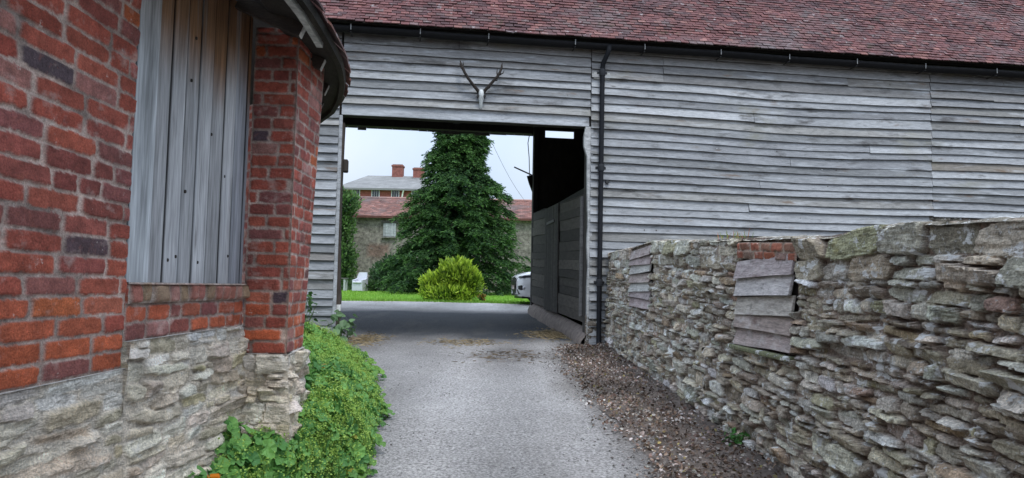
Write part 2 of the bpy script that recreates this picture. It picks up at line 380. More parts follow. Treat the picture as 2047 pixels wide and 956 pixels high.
# ------------------------------------------------------------ rubble wall on the right
wall = thing('stone_wall', (1.9, 8, gz(8)), 'low rubble stone wall with two boarded hatches beside the lane', 'wall')
wd = np.array([-.0407, 1, 0]); wd /= np.linalg.norm(wd); wn = np.array([-wd[1], wd[0], 0]); W0 = np.array([2.23, 0, 0])
def ztop(y): return np.interp(y, [-6, 2.98, 3.6, 4.16, 4.77, 5.16, 6.26, 7.41, 9.62, 10.92, 13.2], [1.70, 1.93, 1.97, 2.0, 1.98, 2.0, 2.07, 2.12, 2.26, 2.25, 2.26])
HW = 1.75; UEND = 13.12
def wmap(u, v, d):
    g0 = gza(u) - .05; z = g0 + v / HW * (ztop(u) - g0)
    return W0 + u[..., None] * wd + (d + .00)[..., None] * wn + np.stack([.05 * v / HW, v * 0, z], -1)
def wv(u, z): g0 = gz(u) - .05; return (z - g0) / (float(ztop(u)) - g0) * HW
hA = (5.24, 6.40); hB = (9.66, 10.98)
holes = [(hA[0], hA[1], wv(5.8, 1.13), wv(5.8, 1.99)), (hB[0], hB[1], wv(10.3, 1.33), wv(10.3, 2.21))]
hs = []
while sum(hs) < HW - .30: hs.append(random.choice([.04, .05, .06, .07, .08, .1, .13]))
hs.append((HW - sum(hs)) * .45); hs.append(HW - sum(hs))
def wallstones(ua, ub, hh, v0, lmin, lmax, split):
    cu, cv, w_, h_ = pack(ua, ub, hh, lmin, lmax, split, .004, [(a, b, c - v0, d - v0) for a, b, c, d in holes]); return cu, cv + v0, w_, h_
p1 = wallstones(-4, UEND, hs[:-2], 0, .10, .44, .28); p2 = wallstones(-4, UEND, hs[-2:], sum(hs[:-2]), .25, .75, .15)
st_ = [np.concatenate([a, b]) for a, b in zip(p1, p2)]; N = len(st_[0])
rc = pal([(.47, .41, .31), (.54, .485, .39), (.33, .285, .225), (.42, .405, .34), (.60, .56, .48), (.36, .27, .18), (.38, .26, .20), (.74, .73, .68), (.42, .385, .25)], [5, 4, 4, 4, 3, 1.0, .3, 1.8, .9], N, .3)
dp = np.where(RS.rand(N) < .3, RS.uniform(-.002, .012, N), RS.uniform(.012, .062, N))
mb = MB()
for (ua, ub, rs_) in ((-4, 2.5, .04), (2.5, 7.2, .0095), (7.2, UEND, .019)):
    sel = (st_[0] + st_[2] / 2 > ua - .05) & (st_[0] - st_[2] / 2 < ub + .05)
    field(mb, wmap, ua, ub, 0, HW, rs_, [a[sel] for a in st_], rc[sel], dp[sel], (.30, .235, .19), .016, 10, .008, .07, .2, (1.4, 1.95), .014, (7, 46), (-.040, .014), .34, .6, holes, resv=min(rs_, .014))
# back and end of the wall
us = np.arange(-4, UEND + .01, .4); UU, VV = np.meshgrid(us, np.linspace(0, HW, 5), indexing='ij')
mb.grid(wmap(UU, VV, UU * 0 - .45), (.2, .18, .15), 1)
e1 = np.stack([wmap(np.full(8, UEND), np.linspace(0, HW, 8), np.full(8, x)) for x in (.0, -.45)]); mb.grid(e1, (.2, .18, .15), 1)
mb.build('rubble', [MT['stone'], MT['mortar']], wall)
# rough capping of the wall top
mb = MB(); us = np.arange(-4, UEND + .01, .03); xs_ = np.linspace(.02, -.46, 20); UU, XX = np.meshgrid(us, xs_, indexing='ij')
q = np.stack([UU * 2.2, XX * 3, UU * 0 + 6], -1); q2 = np.stack([UU * 14, XX * 18, UU * 0], -1)
rise = np.clip((.03 - XX) / .06, 0, 1) ** .5
Pc = wmap(UU, UU * 0 + HW, XX); Pc[..., 2] += -.03 + rise * (.026 + .035 * fbm(q) + .016 * fbm(q2))
cc = np.array([.25, .225, .18]) * (1 + .35 * fbm(q * 1.7) + .2 * vn(q2))[..., None]
cc = np.where((np.abs(UU - 6.7) < .75)[..., None], cc * 1.5 + .06, cc)
mb.grid(Pc, clampc(cc), flip=True)
mb.build('coping', MT['stone'], wall, smooth=True)
# boarded hatches
def hatch(ha, hb, z0, z1, nb, label, lint):
    fr = MB()
    c = W0 + wd * (ha + hb) / 2 + wn * -.045 + np.array([.04, 0, (z0 + z1) / 2])
    fr.box(c, (hb - ha - .01, .02, z1 - z0 - .02), (wd, wn, ZU), (.05, .04, .035))
    h = fr.build('boarded_hatch', MT['dark_wood'], wall); h['label'] = label
    H = (z1 - z0) / nb
    for k in range(nb):
        b = MB(); zc = z0 + H * (k + .5)
        n = 8; rows = []
        wob = random.uniform(-.018, .018); slip = random.uniform(-.022, .012); e0 = random.uniform(0, .03); e1_ = random.uniform(.0, .035); out_ = random.uniform(0, .008)
        for i in range(n + 1):
            f = i / n; a = ha + e0 + (hb - ha + e1_ - e0) * f
            dz = wob * (f - .5) * 2 + slip + .006 * n1(f * 3, k, ha)
            base = W0 + wd * a + np.array([.03, 0, 0])
            o = .002 + out_ + .008 * n1(f * 2, k + 5, ha)
            rows.append([base + wn * (-.01) + ZU * (zc + H * .56 + dz), base + wn * (.004 + o * .3) + ZU * (zc + H * .56 + dz),
                         base + wn * (.034 + o) + ZU * (zc - H * .5 + dz), base + wn * (.008 + o) + ZU * (zc - H * .5 + dz)])
        cc = pal([(.36, .31, .295), (.30, .235, .22), (.42, .395, .38)], [2, 1.2, 1.6], 1, .12)[0]; cc = np.tile(np.array([cc * .8, cc * .85, cc * 1.05, cc * .25])[None], (n + 1, 1, 1))  # underside tinted dark to paint the shadow line below each board
        b0 = b.n; b.grid(rows, cc, close=True); b.f.append([0, 1, 2, 3]); b.m.append(0); b.f.append([n * 4 + j for j in (3, 2, 1, 0)]); b.m.append(0)
        b.build('board', MT['hatch_wood'], h)
    return h
hatch(hA[0], hA[1], 1.15, 1.86, 5, 'boarded hatch nearer the camera, under a red brick lintel', True)
hatch(hB[0], hB[1], 1.36, 2.20, 7, 'weathered boarded hatch farther along, towards the barn', False)
mb = MB(); cu, cv, w_, h_ = [], [], [], []
for r in range(2):
    u = hA[0] - .02 + (0 if r else -.09)
    while u < hA[1]:
        a, b = max(u, hA[0] - .02), min(u + .215, hA[1] + .02)
        if b - a > .04: cu.append((a + b) / 2); cv.append(wv(5.8, 1.895 + r * .068)); w_.append(b - a - .01); h_.append(.06)
        u += .225
field(mb, wmap, hA[0] - .03, hA[1] + .03, wv(5.8, 1.86), wv(5.8, 2.0), .009, (cu, cv, w_, h_), pal([(.30, .10, .06), (.24, .12, .08), (.2, .13, .1)], [3, 2, 2], len(cu)), np.full(len(cu), .03), (.3, .24, .19), .007, 14, .007, .02, .03, (1.8, 1.95), .004, (20, 25), (.012, .02))
mb.build('brick_lintel', [MT['brick']], wall, smooth=True)
mb = MB(); mb.box(W0 + wd * 5.85 + wn * .03 + np.array([.035, 0, 1.125]), (1.25, .12, .035), (wd, wn, ZU), (.19, .2, .11), bev=.008)
mb.build('hatch_sill', MT['stone'], wall)

# ------------------------------------------------------------ brick building with a rounded end, left
bb = thing('brick_building', (-1.63, 3.7, gz(3.7)), 'red brick building with pale rubble plinth, grey plank shutter and curved tiled eaves', 'building')
BRC = [(.34, .085, .055), (.27, .075, .058), (.45, .115, .045), (.24, .085, .072), (.085, .06, .068), (.35, .16, .13), (.31, .075, .05)]
BRW = [5, 5, .9, 3, .45, 1.2, 3]
def segmap(Apt, Bpt, At=None, Bt=None):
    A0 = np.array([*Apt, 0.0]); Bq = np.array([*Bpt, 0.0]); d = Bq - A0; L = np.linalg.norm(d); d /= L
    n = np.array([d[1], -d[0], 0])       # outward: right-hand side of travel
    dA = np.zeros(3) if At is None else np.array([*At, 0.0]) - A0
    dB = np.zeros(3) if Bt is None else np.array([*Bt, 0.0]) - Bq
    def f(u, v, dd):
        k = np.clip((np.asarray(v) - 1.17) / 2.0, 0, 1.05)[..., None]; q = (u / L)[..., None]
        return A0 + u[..., None] * d + dd[..., None] * n + v[..., None] * ZU + k * (dA * (1 - q) + dB * q)
    return f, L
CH = .0765
def bricks(mb, Apt, Bpt, z0, z1, res=.02, phase=0, gap=.009, pins=(None, None), u0=0.0, u1=None, bl_=.228, At=None, Bt=None):
    f, L = segmap(Apt, Bpt, At, Bt); u1 = L if u1 is None else u1
    cu, cv, w, h = [], [], [], []; r = int(round(z0 / CH)) ; z = z0
    while z < z1 - .02:
        H = min(CH, z1 - z); u = u0 - [0, .5, .26, .75][(r + phase) % 4] * bl_
        while u < u1:
            bl = bl_ * random.choice([1, 1, 1, 1.06, .5]); a, b = max(u, u0), min(u + bl, u1)
            if b - a > .03: cu.append((a + b) / 2); cv.append(z + H / 2 + .004 * n1(u * 2, z * 3, 1)); w.append(b - a - gap * random.uniform(.7, 1.5)); h.append(H - gap * random.uniform(.7, 1.4))
            u += bl
        z += H; r += 1
    n = len(cu); c = pal(BRC, BRW, n, .18); low = np.clip((1.75 - np.array(cv)) / .4, 0, 1)[:, None] * (RS.rand(n, 1) < .6); c = clampc(c * (1 - low) + low * np.array([.44, .105, .045]) * RS.uniform(.75, 1.15, (n, 1)))
    field(mb, f, u0, u1, z0, z1, res, (cu, cv, w, h), c, RS.uniform(-.001, .006, n), (.37, .285, .24), .008, 22, .006, .012, .02, (1.7, 1.96), .0022, (22, 34), (-.012, .003), .34, .7, pins=pins, mtv=.95)
XW = -1.63
mb = MB()
bricks(mb, (XW, -4), (XW, 1.5), 1.23, 3.3, .04)
bricks(mb, (XW, 1.5), (XW, 3.09), 1.23, 3.3, .0065, pins=(None, (-.03, 0, 0)), bl_=.30)
bricks(mb, (XW - .004, 3.09), (XW - .004, 4.45), 1.34, 1.50, .007)
# curved end of the wall beyond the pier
PB, PT = (-1.41, 4.97), (-1.335, 5.0)
CURVE = [(-1.41, 4.97), (-1.68, 5.55), (-2.1, 6.2), (-2.75, 6.8), (-3.6, 7.2), (-4.6, 7.35)]
for i_, (a, b) in enumerate(zip(CURVE[:-1], CURVE[1:])): bricks(mb, a, b, 1.15, 3.2, .02, At=PT if i_ == 0 else None)
mb.build('wall', [MT['brick'], MT['mortar']], bb, smooth=True)
mb = MB()
bricks(mb, (XW, 4.45), (-1.36, 4.45), 1.17, 3.2, .008, pins=(None, (.004, -.004, 0)))
bricks(mb, (-1.36, 4.45), PB, 1.17, 3.2, .008, phase=1, pins=((.004, -.004, 0), (0, 0, 0)), Bt=PT)
mb.build('pier', [MT['brick'], MT['mortar']], bb, smooth=True)
# brick-on-edge sill
mb = MB(); f, L = segmap((XW, 3.09), (XW, 4.46)); cu = []; u = .0
while u < L - .03: cu.append(u + .05); u += random.choice([.1, .1, .11, .16])
cu = np.array(cu); n = len(cu)
wd_ = np.diff(np.append(cu - .05, L)) - .012; cc = cu - .05 + (wd_ + .012) / 2
field(mb, f, 0, L, 1.50, 1.592, .007, (cc, np.full(n, 1.545) + RS.uniform(-.004, .004, n), wd_, np.full(n, .086)),
      pal([(.33, .17, .13), (.30, .12, .09), (.28, .19, .12), (.42, .28, .23)], [3, 3, 2, 2], n), RS.uniform(.016, .032, n), (.42, .35, .3), .006, 20, .012, .04, .05, (1.6, 1.9), .003, (20, 20), (.0, .008))
mb.grid(np.array([[(XW + .03, 3.09, 1.583), (XW + .03, 4.45, 1.583)], [(XW - .1, 3.09, 1.59), (XW - .1, 4.45, 1.59)]]), (.34, .2, .15), 0)
mb.build('window_sill', [MT['brick'], MT['mortar']], bb, smooth=True)
# rubble plinth
mb = MB()
PC = [(.68, .59, .45), (.74, .66, .53), (.57, .48, .36), (.80, .74, .63), (.62, .51, .39), (.60, .51, .33)]
def plinth(Apt, Bpt, z0, z1, lmin, lmax, hmin, hmax, res, dmax=.03, out_=0.004, pins=(None, None)):
    f0, L = segmap(Apt, Bpt); hs = []
    while sum(hs) < z1 - z0 - .03: hs.append(random.uniform(hmin, hmax))
    k = (z1 - z0) / sum(hs); hs = [h * k for h in hs]
    st = pack(0, L, hs, lmin, lmax, .4, .003); n = len(st[0])
    bul = lambda u, v, d: f0(u, v + z0, d + out_ + .07 * (1 - v / (z1 - z0)) + .02 * vn(np.stack([u * 2.2, v * 2.2, u * 0], -1)) * np.clip((z1 - z0 - v) / .2, 0, 1))
    c = pal(PC, [4, 3, 3, 2, 2, 1], n, .14); lime = np.clip((st[1] - (z1 - z0) + .16) / .14, 0, 1)[:, None] * RS.uniform(0, 1, (n, 1)); c = c * (1 - lime) + np.array([.72, .71, .68]) * lime
    field(mb, bul, 0, L, 0, z1 - z0, res, st, c, np.where(RS.rand(n) < .4, RS.uniform(.0, .01, n), RS.uniform(.006, dmax, n)), (.68, .60, .49), .018, 7, .009, .10, .2, (1.5, 1.95), .016, (5, 30), (-.014, .016), .25, .55, pins=pins, mtv=.25)
    us = np.linspace(0, L, max(3, int(L / .03)))
    t0 = bul(us, np.full(len(us), z1 - z0), us * 0 + .012); t1 = bul(us, np.full(len(us), z1 - z0), us * 0 - .12)
    mb.grid(np.stack([t0, t1]), (.6, .58, .54), 0, flip=True)
SEAM = lambda z: np.stack([XW + .012 + .06 * np.clip(1 - z / 1.25, 0, 1) + .022 * vn(np.stack([z * 9, z * 0, z * 0], -1)), 3.09 + .05 * vn(np.stack([z * 5, z * 0 + 3, z * 0], -1)), z], -1)
def CORN(v):
    z = v + .1; o = .012 + .075 * (1 - v / 1.07) + .022 * fbm(np.stack([z * 8, z * 0, z * 0], -1)); return np.stack([-1.35 + o, 4.44 - o, z], -1)
plinth((XW, -4), (XW, 1.6), -.2, 1.23, .2, .5, .07, .14, .04)
plinth((XW, 1.6), (XW, 3.09), -.05, 1.23, .18, .6, .04, .10, .008, pins=(None, lambda v: SEAM(v - .05)))
plinth((XW, 3.09), (XW, 4.5), 0, 1.34, .15, .5, .035, .09, .008, pins=(lambda v: SEAM(v), None))
plinth((XW, 4.44), (-1.35, 4.44), 0.1, 1.17, .12, .24, .07, .13, .010, .06, pins=(None, CORN))
plinth((-1.35, 4.44), (-1.41, 4.98), 0.1, 1.17, .12, .3, .07, .13, .010, .05, pins=(CORN, None))
for a, b in zip(CURVE[:-1], CURVE[1:]): plinth(a, b, .1, 1.16, .15, .4, .06, .13, .03)
mb.build('stone_plinth', [MT['pale_stone'], MT['mortar']], bb)
# plank shutter
mb = MB(); y = 3.07
wds = [.20, .16, .155, .15, .165, .17, .16, .17, .12]
for k, wv_ in enumerate(wds):
    y2 = min(y + wv_, 4.45); xo = XW - .02 + (.022 if k == 0 else [.001, .004, .002, .006, .003, .006, .004, .007][k - 1])
    nzv = 30; rows = []; cols = []
    g = [1, .95, 1.12, .85, 1.15, .9, 1.05, .95, .9][k]; base = np.array([.335, .335, .335]) * g if k not in (7, 8) else np.array([.27, .28, .30]) * g
    if k == 0: base = np.array([.36, .375, .38])
    tp = random.uniform(.25, .55)
    for i in range(nzv + 1):
        z = 1.592 + (3.25 - 1.592) * i / nzv; br = np.clip((z - 2.95 + tp * .8) / .30, 0, 1) * .92 * (1 if k else .25)
        c = base * (1 - br) + np.array([.20, .095, .035]) * br
        jt = .0025 * n1(z * 2, k * 3, 0)
        ring = [(xo - .03, y), (xo - .004, y + .001 + jt), (xo, y + .007 + jt), (xo + .002 * n1(z * 3, k, 7), (y + y2) / 2), (xo - .001, y2 - .012 + jt), (xo - .005, y2 - .006 + jt), (xo - .03, y2 - .006)]
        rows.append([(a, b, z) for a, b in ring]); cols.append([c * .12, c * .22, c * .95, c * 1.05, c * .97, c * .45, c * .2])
    mb.grid(rows, np.array(cols), flip=True)
    mb.grid([[rows[0][j] for j in range(7)], [(XW - .06, r_[1], 1.592) for r_ in rows[0]]], base)
    y = y2
mb.box((XW - .065, 3.76, 2.42), (.03, 1.42, 1.68), tint=(.03, .025, .02))
for yk, zk in [(3.62, 2.05), (3.63, 2.62), (3.9, 2.4), (3.55, 1.72), (4.1, 2.2), (3.47, 1.7), (3.2, 2.3), (4.2, 1.75), (3.8, 1.7), (3.66, 2.85)]:
    mb.box((XW - .017, yk, zk), (.014, .014, .016), tint=(.04, .035, .03), bev=.003, mi=1)
mb.build('shutter', [MT['plank'], MT['iron']], bb)
# eaves and roof
EV = np.array([(-1.06, -4), (-1.06, 2), (-1.06, 3.4), (-1.06, 3.85), (-1.08, 4.2), (-1.115, 4.7), (-1.18, 5.1), (-1.30, 5.56), (-1.48, 6.06), (-1.78, 6.6), (-2.3, 7.15), (-3.0, 7.55), (-3.8, 7.75), (-4.6, 7.8)])
sk_ = np.concatenate([[0], np.cumsum(np.linalg.norm(np.diff(EV, axis=0), axis=1))])
def ev(s): return np.array([np.interp(s, sk_, EV[:, 0]), np.interp(s, sk_, EV[:, 1])])
def evn(s):
    d = ev(s + .08) - ev(s - .08); d /= np.linalg.norm(d); return np.array([d[1], -d[0]])
mb = MB(); s = 0.0; ST = sk_[-1]
CEN = np.array([-4.6, 3.8]); RZ = 3.09
while s < ST - .17:
    for row in range(3):
        s_ = s + (.08 if row == 1 else 0) ; o = -.095 * row + random.uniform(-.012, .012); e1, e2 = ev(s_ + .003), ev(s_ + .158); n = evn(s_ + .08)
        dz = .095 * row + random.uniform(-.006, .006)
        i1, i2 = e1 - n * .27, e2 - n * .27
        zt = RZ + dz
        v = [(*(e1 + n * o), zt), (*(e2 + n * o), zt), (*(i2 + n * o), zt + .25), (*(i1 + n * o), zt + .25)]
        v2 = [(a, b, c + .016) for a, b, c in v]
        mb.add(v + v2, [(0, 3, 2, 1), (4, 5, 6, 7), (0, 1, 5, 4), (1, 2, 6, 5), (3, 0, 4, 7)], pal([(.15, .07, .06), (.10, .06, .055), (.2, .085, .06), (.13, .12, .1)], [3, 2, 1, 2], 1, .2)[0])
    s += .165
ss = np.linspace(0, ST, 60); rows = []
for s in ss:
    e = ev(s); n = evn(s); e = e - n * .25; tgt = np.array([-4.6, min(e[1], 3.8)])
    rows.append([(*(e * (1 - k) + tgt * k), RZ + .22 + k * 3.0) for k in np.linspace(0, 1, 8)])
mb.grid(rows, (.16, .075, .06), flip=True)
mb.build('roof', MT['tile'], bb)
# dark boarded soffit, fascia fillet, rafter feet
mb = MB(); rows = []; ro2 = []
for s in ss:
    e = ev(s); n = evn(s)
    rows.append([(*(e - n * .05), RZ - .012), (*(e - n * .34), RZ + .06), (*(e - n * .75), RZ + .4)])
    ro2.append([(*(e - n * .025), RZ - .004), (*(e - n * .035), RZ - .045), (*(e - n * .07), RZ - .045), (*(e - n * .075), RZ - .004)])
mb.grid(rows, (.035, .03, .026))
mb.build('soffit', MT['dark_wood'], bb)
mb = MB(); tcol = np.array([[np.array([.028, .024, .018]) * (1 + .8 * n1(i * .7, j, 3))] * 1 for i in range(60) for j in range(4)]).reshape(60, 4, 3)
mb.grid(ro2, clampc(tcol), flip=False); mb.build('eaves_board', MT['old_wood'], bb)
mb = MB(); rows = []
for s in np.linspace(float(np.interp(2.0, EV[:, 1][:8], sk_[:8])), float(np.interp(4.35, EV[:, 1][:8], sk_[:8])), 14):
    e = ev(s); n = evn(s); rows.append([(*(e - n * .085), RZ - .022), (*(e - n * .088), RZ - .052), (*(e - n * .125), RZ - .050), (*(e - n * .128), RZ - .022)])
mb.grid(rows, (.46, .47, .45)); mb.build('eaves_batten', MT['old_wood'], bb)
for yk in (1.2, 2.0, 2.75, 3.45, 4.12, 4.78, 5.42, 5.98):
    s = float(np.interp(yk, EV[:, 1][:11], sk_[:11])); e = ev(s); n = np.array([*evn(s), 0]); tdir = np.array([-n[1], n[0], 0]); r_ = MB()
    c = np.array([*e, RZ - .035]) - n * .16; dr = -n * .92 + ZU * .39; dr /= np.linalg.norm(dr); upv = np.cross(dr, tdir); upv *= np.sign(upv[2])
    r_.box(c + dr * .2, (.40, .05, .075), (dr, tdir, upv), (.05, .04, .033))
    r_.box(c - dr * .003, (.006, .049, .074), (dr, tdir, upv), (.62, .62, .6))
    r_.build('rafter', MT['old_wood'], bb)

# ------------------------------------------------------------ weatherboarded barn
barn = thing('barn', tuple(bp(-2.3, 0, gz(13))), 'long weatherboarded barn with cart passage and red tiled roof', 'barn')
WB = [(.295, .305, .315), (.25, .258, .268), (.34, .35, .358), (.205, .212, .216), (.27, .268, .258)]
def weather(s0, s1, z0, z1, joints=(), name='weatherboarding', exp_=.155, sag=0.0, bottom=None, skip=None, seedr=0):
    mb = MB(); nrow = int(math.ceil((z1 - z0) / exp_)); edges = [s0] + [j for j in joints if s0 < j < s1] + [s1]
    for r in range(nrow):
        zb = z0 + r * exp_
        ed_ = [j for j in edges if not (abs(j - 1.21) < .01 and zb < 5.4)]
        ex = [random.uniform(a + .6, b - .6) for a, b in zip(ed_[:-1], ed_[1:]) if b - a > 3 and random.random() < .25]; er = sorted(ed_ + ex)
        for a, b in zip(er[:-1], er[1:]):
            if skip and skip(a, b, zb): continue
            jj = random.uniform(-.008, .008)
            n = max(3, int((b - a) / .22)); rows = []; cols = []
            base = np.array(WB[RS.choice(5, p=[.34, .24, .18, .12, .12])]) * random.uniform(.78, 1.16)
            if random.random() < .04: base = base * np.array([.74, .68, .62])
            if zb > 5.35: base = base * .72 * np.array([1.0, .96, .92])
            tilt = random.uniform(-.004, .004); ph = random.uniform(0, 90); pr = random.uniform(.034, .062)
            ss_ = np.linspace(a + (.004 if a > s0 else 0), b - (.003 if b < s1 else 0), n + 1)
            for s in ss_:
                dz = jj + .010 * n1(s * .55, r * 3.1 + seedr, 2) + .005 * n1(s * 2.6, r * 5, 8) + tilt * (s - a)
                if sag: dz -= sag * .6 * math.exp(-((s - 4) / 2.2) ** 2) * math.exp(-((zb - 4.4) / 1.2) ** 2) * 2
                dn = .012 * n1(s * .7, r * 2.3 + ph, 5) * 1.2
                top = min(zb + exp_ + .045, z1 + .05)
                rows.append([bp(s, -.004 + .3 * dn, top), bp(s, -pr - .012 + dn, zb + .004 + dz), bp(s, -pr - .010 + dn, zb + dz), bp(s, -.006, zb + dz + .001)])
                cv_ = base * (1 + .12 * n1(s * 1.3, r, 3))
                cols.append([cv_ * .9, cv_ * 1.05, cv_ * .5, cv_ * .22])  # lip and underside darkened: shadow lines between boards put into the tint
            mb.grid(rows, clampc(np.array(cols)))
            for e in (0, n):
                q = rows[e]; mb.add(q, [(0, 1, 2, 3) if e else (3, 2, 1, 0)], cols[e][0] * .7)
    zc = (z0 + z1) / 2
    mb.grid([[bp(s0, .012, z0 + .01), bp(s1, .012, z0 + .01)], [bp(s0, .012, z1 + .05), bp(s1, .012, z1 + .05)]], (.03, .028, .025))  # unseen dark sheets added behind the boards to block light
    mb.grid([[bp(s0, .03, z0 + .01), bp(s1, .03, z0 + .01)], [bp(s0, .03, z1 + .05), bp(s1, .03, z1 + .05)]], (.03, .028, .025))
    for k in range(int((s1 - s0) * (z1 - z0) * 1.1)):
        s = random.uniform(s0, s1); z = z0 + exp_ * random.randint(0, nrow - 1) + .05
        if z < 5.9 and not (skip and skip(s, s, z - .05)): mb.box(bp(s, -.032, z), (.018, .022, .018), (T, NB, ZU), random.choice([(.08, .06, .05), (.55, .56, .56)]), bev=.004, mi=1)
    return mb.build(name, [MT['weatherboard'], MT['iron']], barn)
OL, ORR, OT = -4.53, -.19, 4.53
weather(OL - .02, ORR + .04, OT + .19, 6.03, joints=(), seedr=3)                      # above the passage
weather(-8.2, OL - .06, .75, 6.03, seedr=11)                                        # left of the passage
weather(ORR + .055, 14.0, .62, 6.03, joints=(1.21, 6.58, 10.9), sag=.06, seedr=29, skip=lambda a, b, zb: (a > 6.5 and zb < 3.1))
# wide bottom board over the passage
mb = MB(); rows = []; cols = []
for s in np.linspace(OL - .02, ORR + .02, 24):
    dz = .008 * n1(s * 1.1, 7, 7); rows.append([bp(s, -.006, OT + .235), bp(s, -.036, OT + .012 + dz), bp(s, -.034, OT + dz), bp(s, -.006, OT + dz)]); cols.append([np.array([.36, .375, .39]) * (1 + .12 * n1(s * 2, 1, 1))] * 4)
mb.grid(rows, np.array(cols)); mb.build('lintel_board', MT['weatherboard'], barn)
mb = MB()
mb.box(bp((OL + ORR) / 2, .17, OT + .19), (ORR - OL + .5, .24, .34), (T, NB, ZU), (.035, .03, .027), bev=.02)
mb.build('lintel_beam', MT['dark_wood'], barn)
# jambs
mb = MB()
mb.box(bp(OL - .03, -.012, 2.65), (.06, .05, 3.74), (T, NB, ZU), (.33, .34, .35), bev=.006)
mb.build('corner_trim', MT['old_wood'], barn)
mb = MB(); rows = []
for z in np.linspace(.62, 4.4, 16):
    k = .02 * n1(z * 1.2, 4, 4) + (.03 if z < 1.5 else 0); rows.append([bp(OL - .12, .03, z), bp(OL + .03 + k, .03, z), bp(OL + .03 + k, .24, z), bp(OL - .12, .24, z)])
mb.grid(rows, (.075, .06, .05), close=True); mb.box(bp(OL + .06, .14, 3.66), (.09, .16, .22), (T, NB, ZU), (.05, .042, .036), bev=.015)
mb.box(bp(OL + .03, .10, 1.2), (.075, .145, .12), (T, NB, ZU), (.6, .6, .58), bev=.01)
mb.build('post', MT['dark_wood'], barn)
mb = MB(); rows = []
for z in np.linspace(.7, OT, 22):
    k = -.03 * np.clip((z - 2.2) / 2.2, -.3, 1) + .012 * n1(z * 2.5, 9, 1) - (.055 if 4.15 < z < 4.48 else 0) - (.03 if 4.48 < z else 0)
    rows.append([bp(ORR + .10, -.024, z), bp(ORR + .02 + k, -.03, z), bp(ORR + .02 + k, .05, z), bp(ORR + .10, .05, z)])
mb.grid(rows, (.38, .385, .38), close=True, flip=True); mb.build('corner_trim', MT['old_wood'], barn)
mb = MB(); mb.box(bp(ORR + .10, .20, 2.75), (.16, .25, 3.9), (T, NB, ZU), (.05, .045, .04), bev=.02); mb.build('post', MT['dark_wood'], barn)
# plank partition along the passage with its door
mb = MB(); zs = [1.1]
while zs[-1] < 3.28: zs.append(zs[-1] + random.choice([.17, .2, .23, .26]))
zs.append(3.46)
SP = ORR + .03
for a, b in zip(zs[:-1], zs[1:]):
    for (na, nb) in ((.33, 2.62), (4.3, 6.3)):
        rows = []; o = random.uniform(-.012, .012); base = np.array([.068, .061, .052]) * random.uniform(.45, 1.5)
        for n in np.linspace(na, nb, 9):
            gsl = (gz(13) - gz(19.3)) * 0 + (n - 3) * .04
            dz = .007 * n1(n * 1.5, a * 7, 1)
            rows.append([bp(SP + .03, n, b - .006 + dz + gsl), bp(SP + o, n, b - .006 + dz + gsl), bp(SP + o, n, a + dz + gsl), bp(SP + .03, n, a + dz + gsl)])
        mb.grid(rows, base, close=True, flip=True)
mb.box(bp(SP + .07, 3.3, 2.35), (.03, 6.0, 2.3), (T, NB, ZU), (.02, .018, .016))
mb.box(bp(SP - .03, .38, 2.2), (.05, .12, 2.2), (T, NB, ZU), (.13, .125, .12), bev=.01)
mb.box(bp(SP + .06, 6.3, 3.4), (.14, .18, 5.0), (T, NB, ZU), (.03, .027, .025), bev=.015)
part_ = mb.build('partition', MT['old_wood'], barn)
mb = MB()
for k in range(6):
    n = 2.64 + k * .275; mb.box(bp(SP - .012 + random.uniform(-.006, .006), n + .135, 2.27 + (n - 3) * .02), (.035, .262, 2.38), (T, NB, ZU), np.array([.05, .046, .04]) * random.uniform(.7, 1.3), bev=.006)
dr = mb.build('door', MT['old_wood'], part_)
mb = MB(); mb.box(bp(SP - .04, 3.5, 3.1), (.02, .9, .06), (T, NB, ZU), (.16, .16, .15), bev=.005); mb.build('hinge', MT['iron'], dr) if False else mb.build('door_rail', MT['iron'], part_)
mb = MB(); rows = []
for n in np.linspace(-.05, 6.4, 26):
    g0 = gz(13 + n); rows.append([bp(SP - .10 - .03 * n1(n * 2, 1, 1), n, g0 - .1), bp(SP - .09 - .03 * n1(n * 2, 1, 1), n, g0 + .10 + .02 * n1(n * 1.2, 5, 1)), bp(SP - .03, n, g0 + .2 + .02 * n1(n * 1.5, 8, 1)), bp(SP + .08, n, g0 + .3)])
mb.grid(rows, (.21, .175, .155)); mb.build('curb', MT['mortar'], barn, smooth=True)
mb = MB(); rows = []
cu, cv, w_, h_ = pack(0, 14, [.1, .13, .12, .1, .11, .12, .1], .15, .4, .3, .004)
def bmap(u, v, d): return B0 + u[..., None] * T + (-d - .02)[..., None] * NB + np.stack([u * 0, u * 0, v + .35], -1)
km = cu < 9; cu, cv, w_, h_ = cu[km], cv[km], w_[km], h_[km]
field(mb, bmap, -.2, 6.5, 0, .78, .03, (cu - .17, cv, w_, h_), pal([(.2, .18, .15), (.15, .13, .11), (.25, .2, .17)], [3, 2, 1], len(cu)), RS.uniform(.005, .04, len(cu)), (.15, .13, .11), .015, 8, .015)
cu2, cv2, w2, h2 = pack(6.5, 14, [.13] * 6, .15, .45, .3, .004)
bm2 = lambda u, v, d: B0 + u[..., None] * T + (-d - .0)[..., None] * NB + np.stack([u * 0, u * 0, v + 2.36], -1)
field(mb, bm2, 6.5, 14, 0, .78, .03, (cu2, cv2, w2, h2), pal([(.17, .15, .12), (.12, .11, .085), (.22, .18, .15)], [3, 2, 1], len(cu2)), RS.uniform(.005, .05, len(cu2)), (.12, .105, .09), .015, 8, .015)
mb.build('stone_base', [MT['stone'], MT['mortar']], barn, smooth=True)
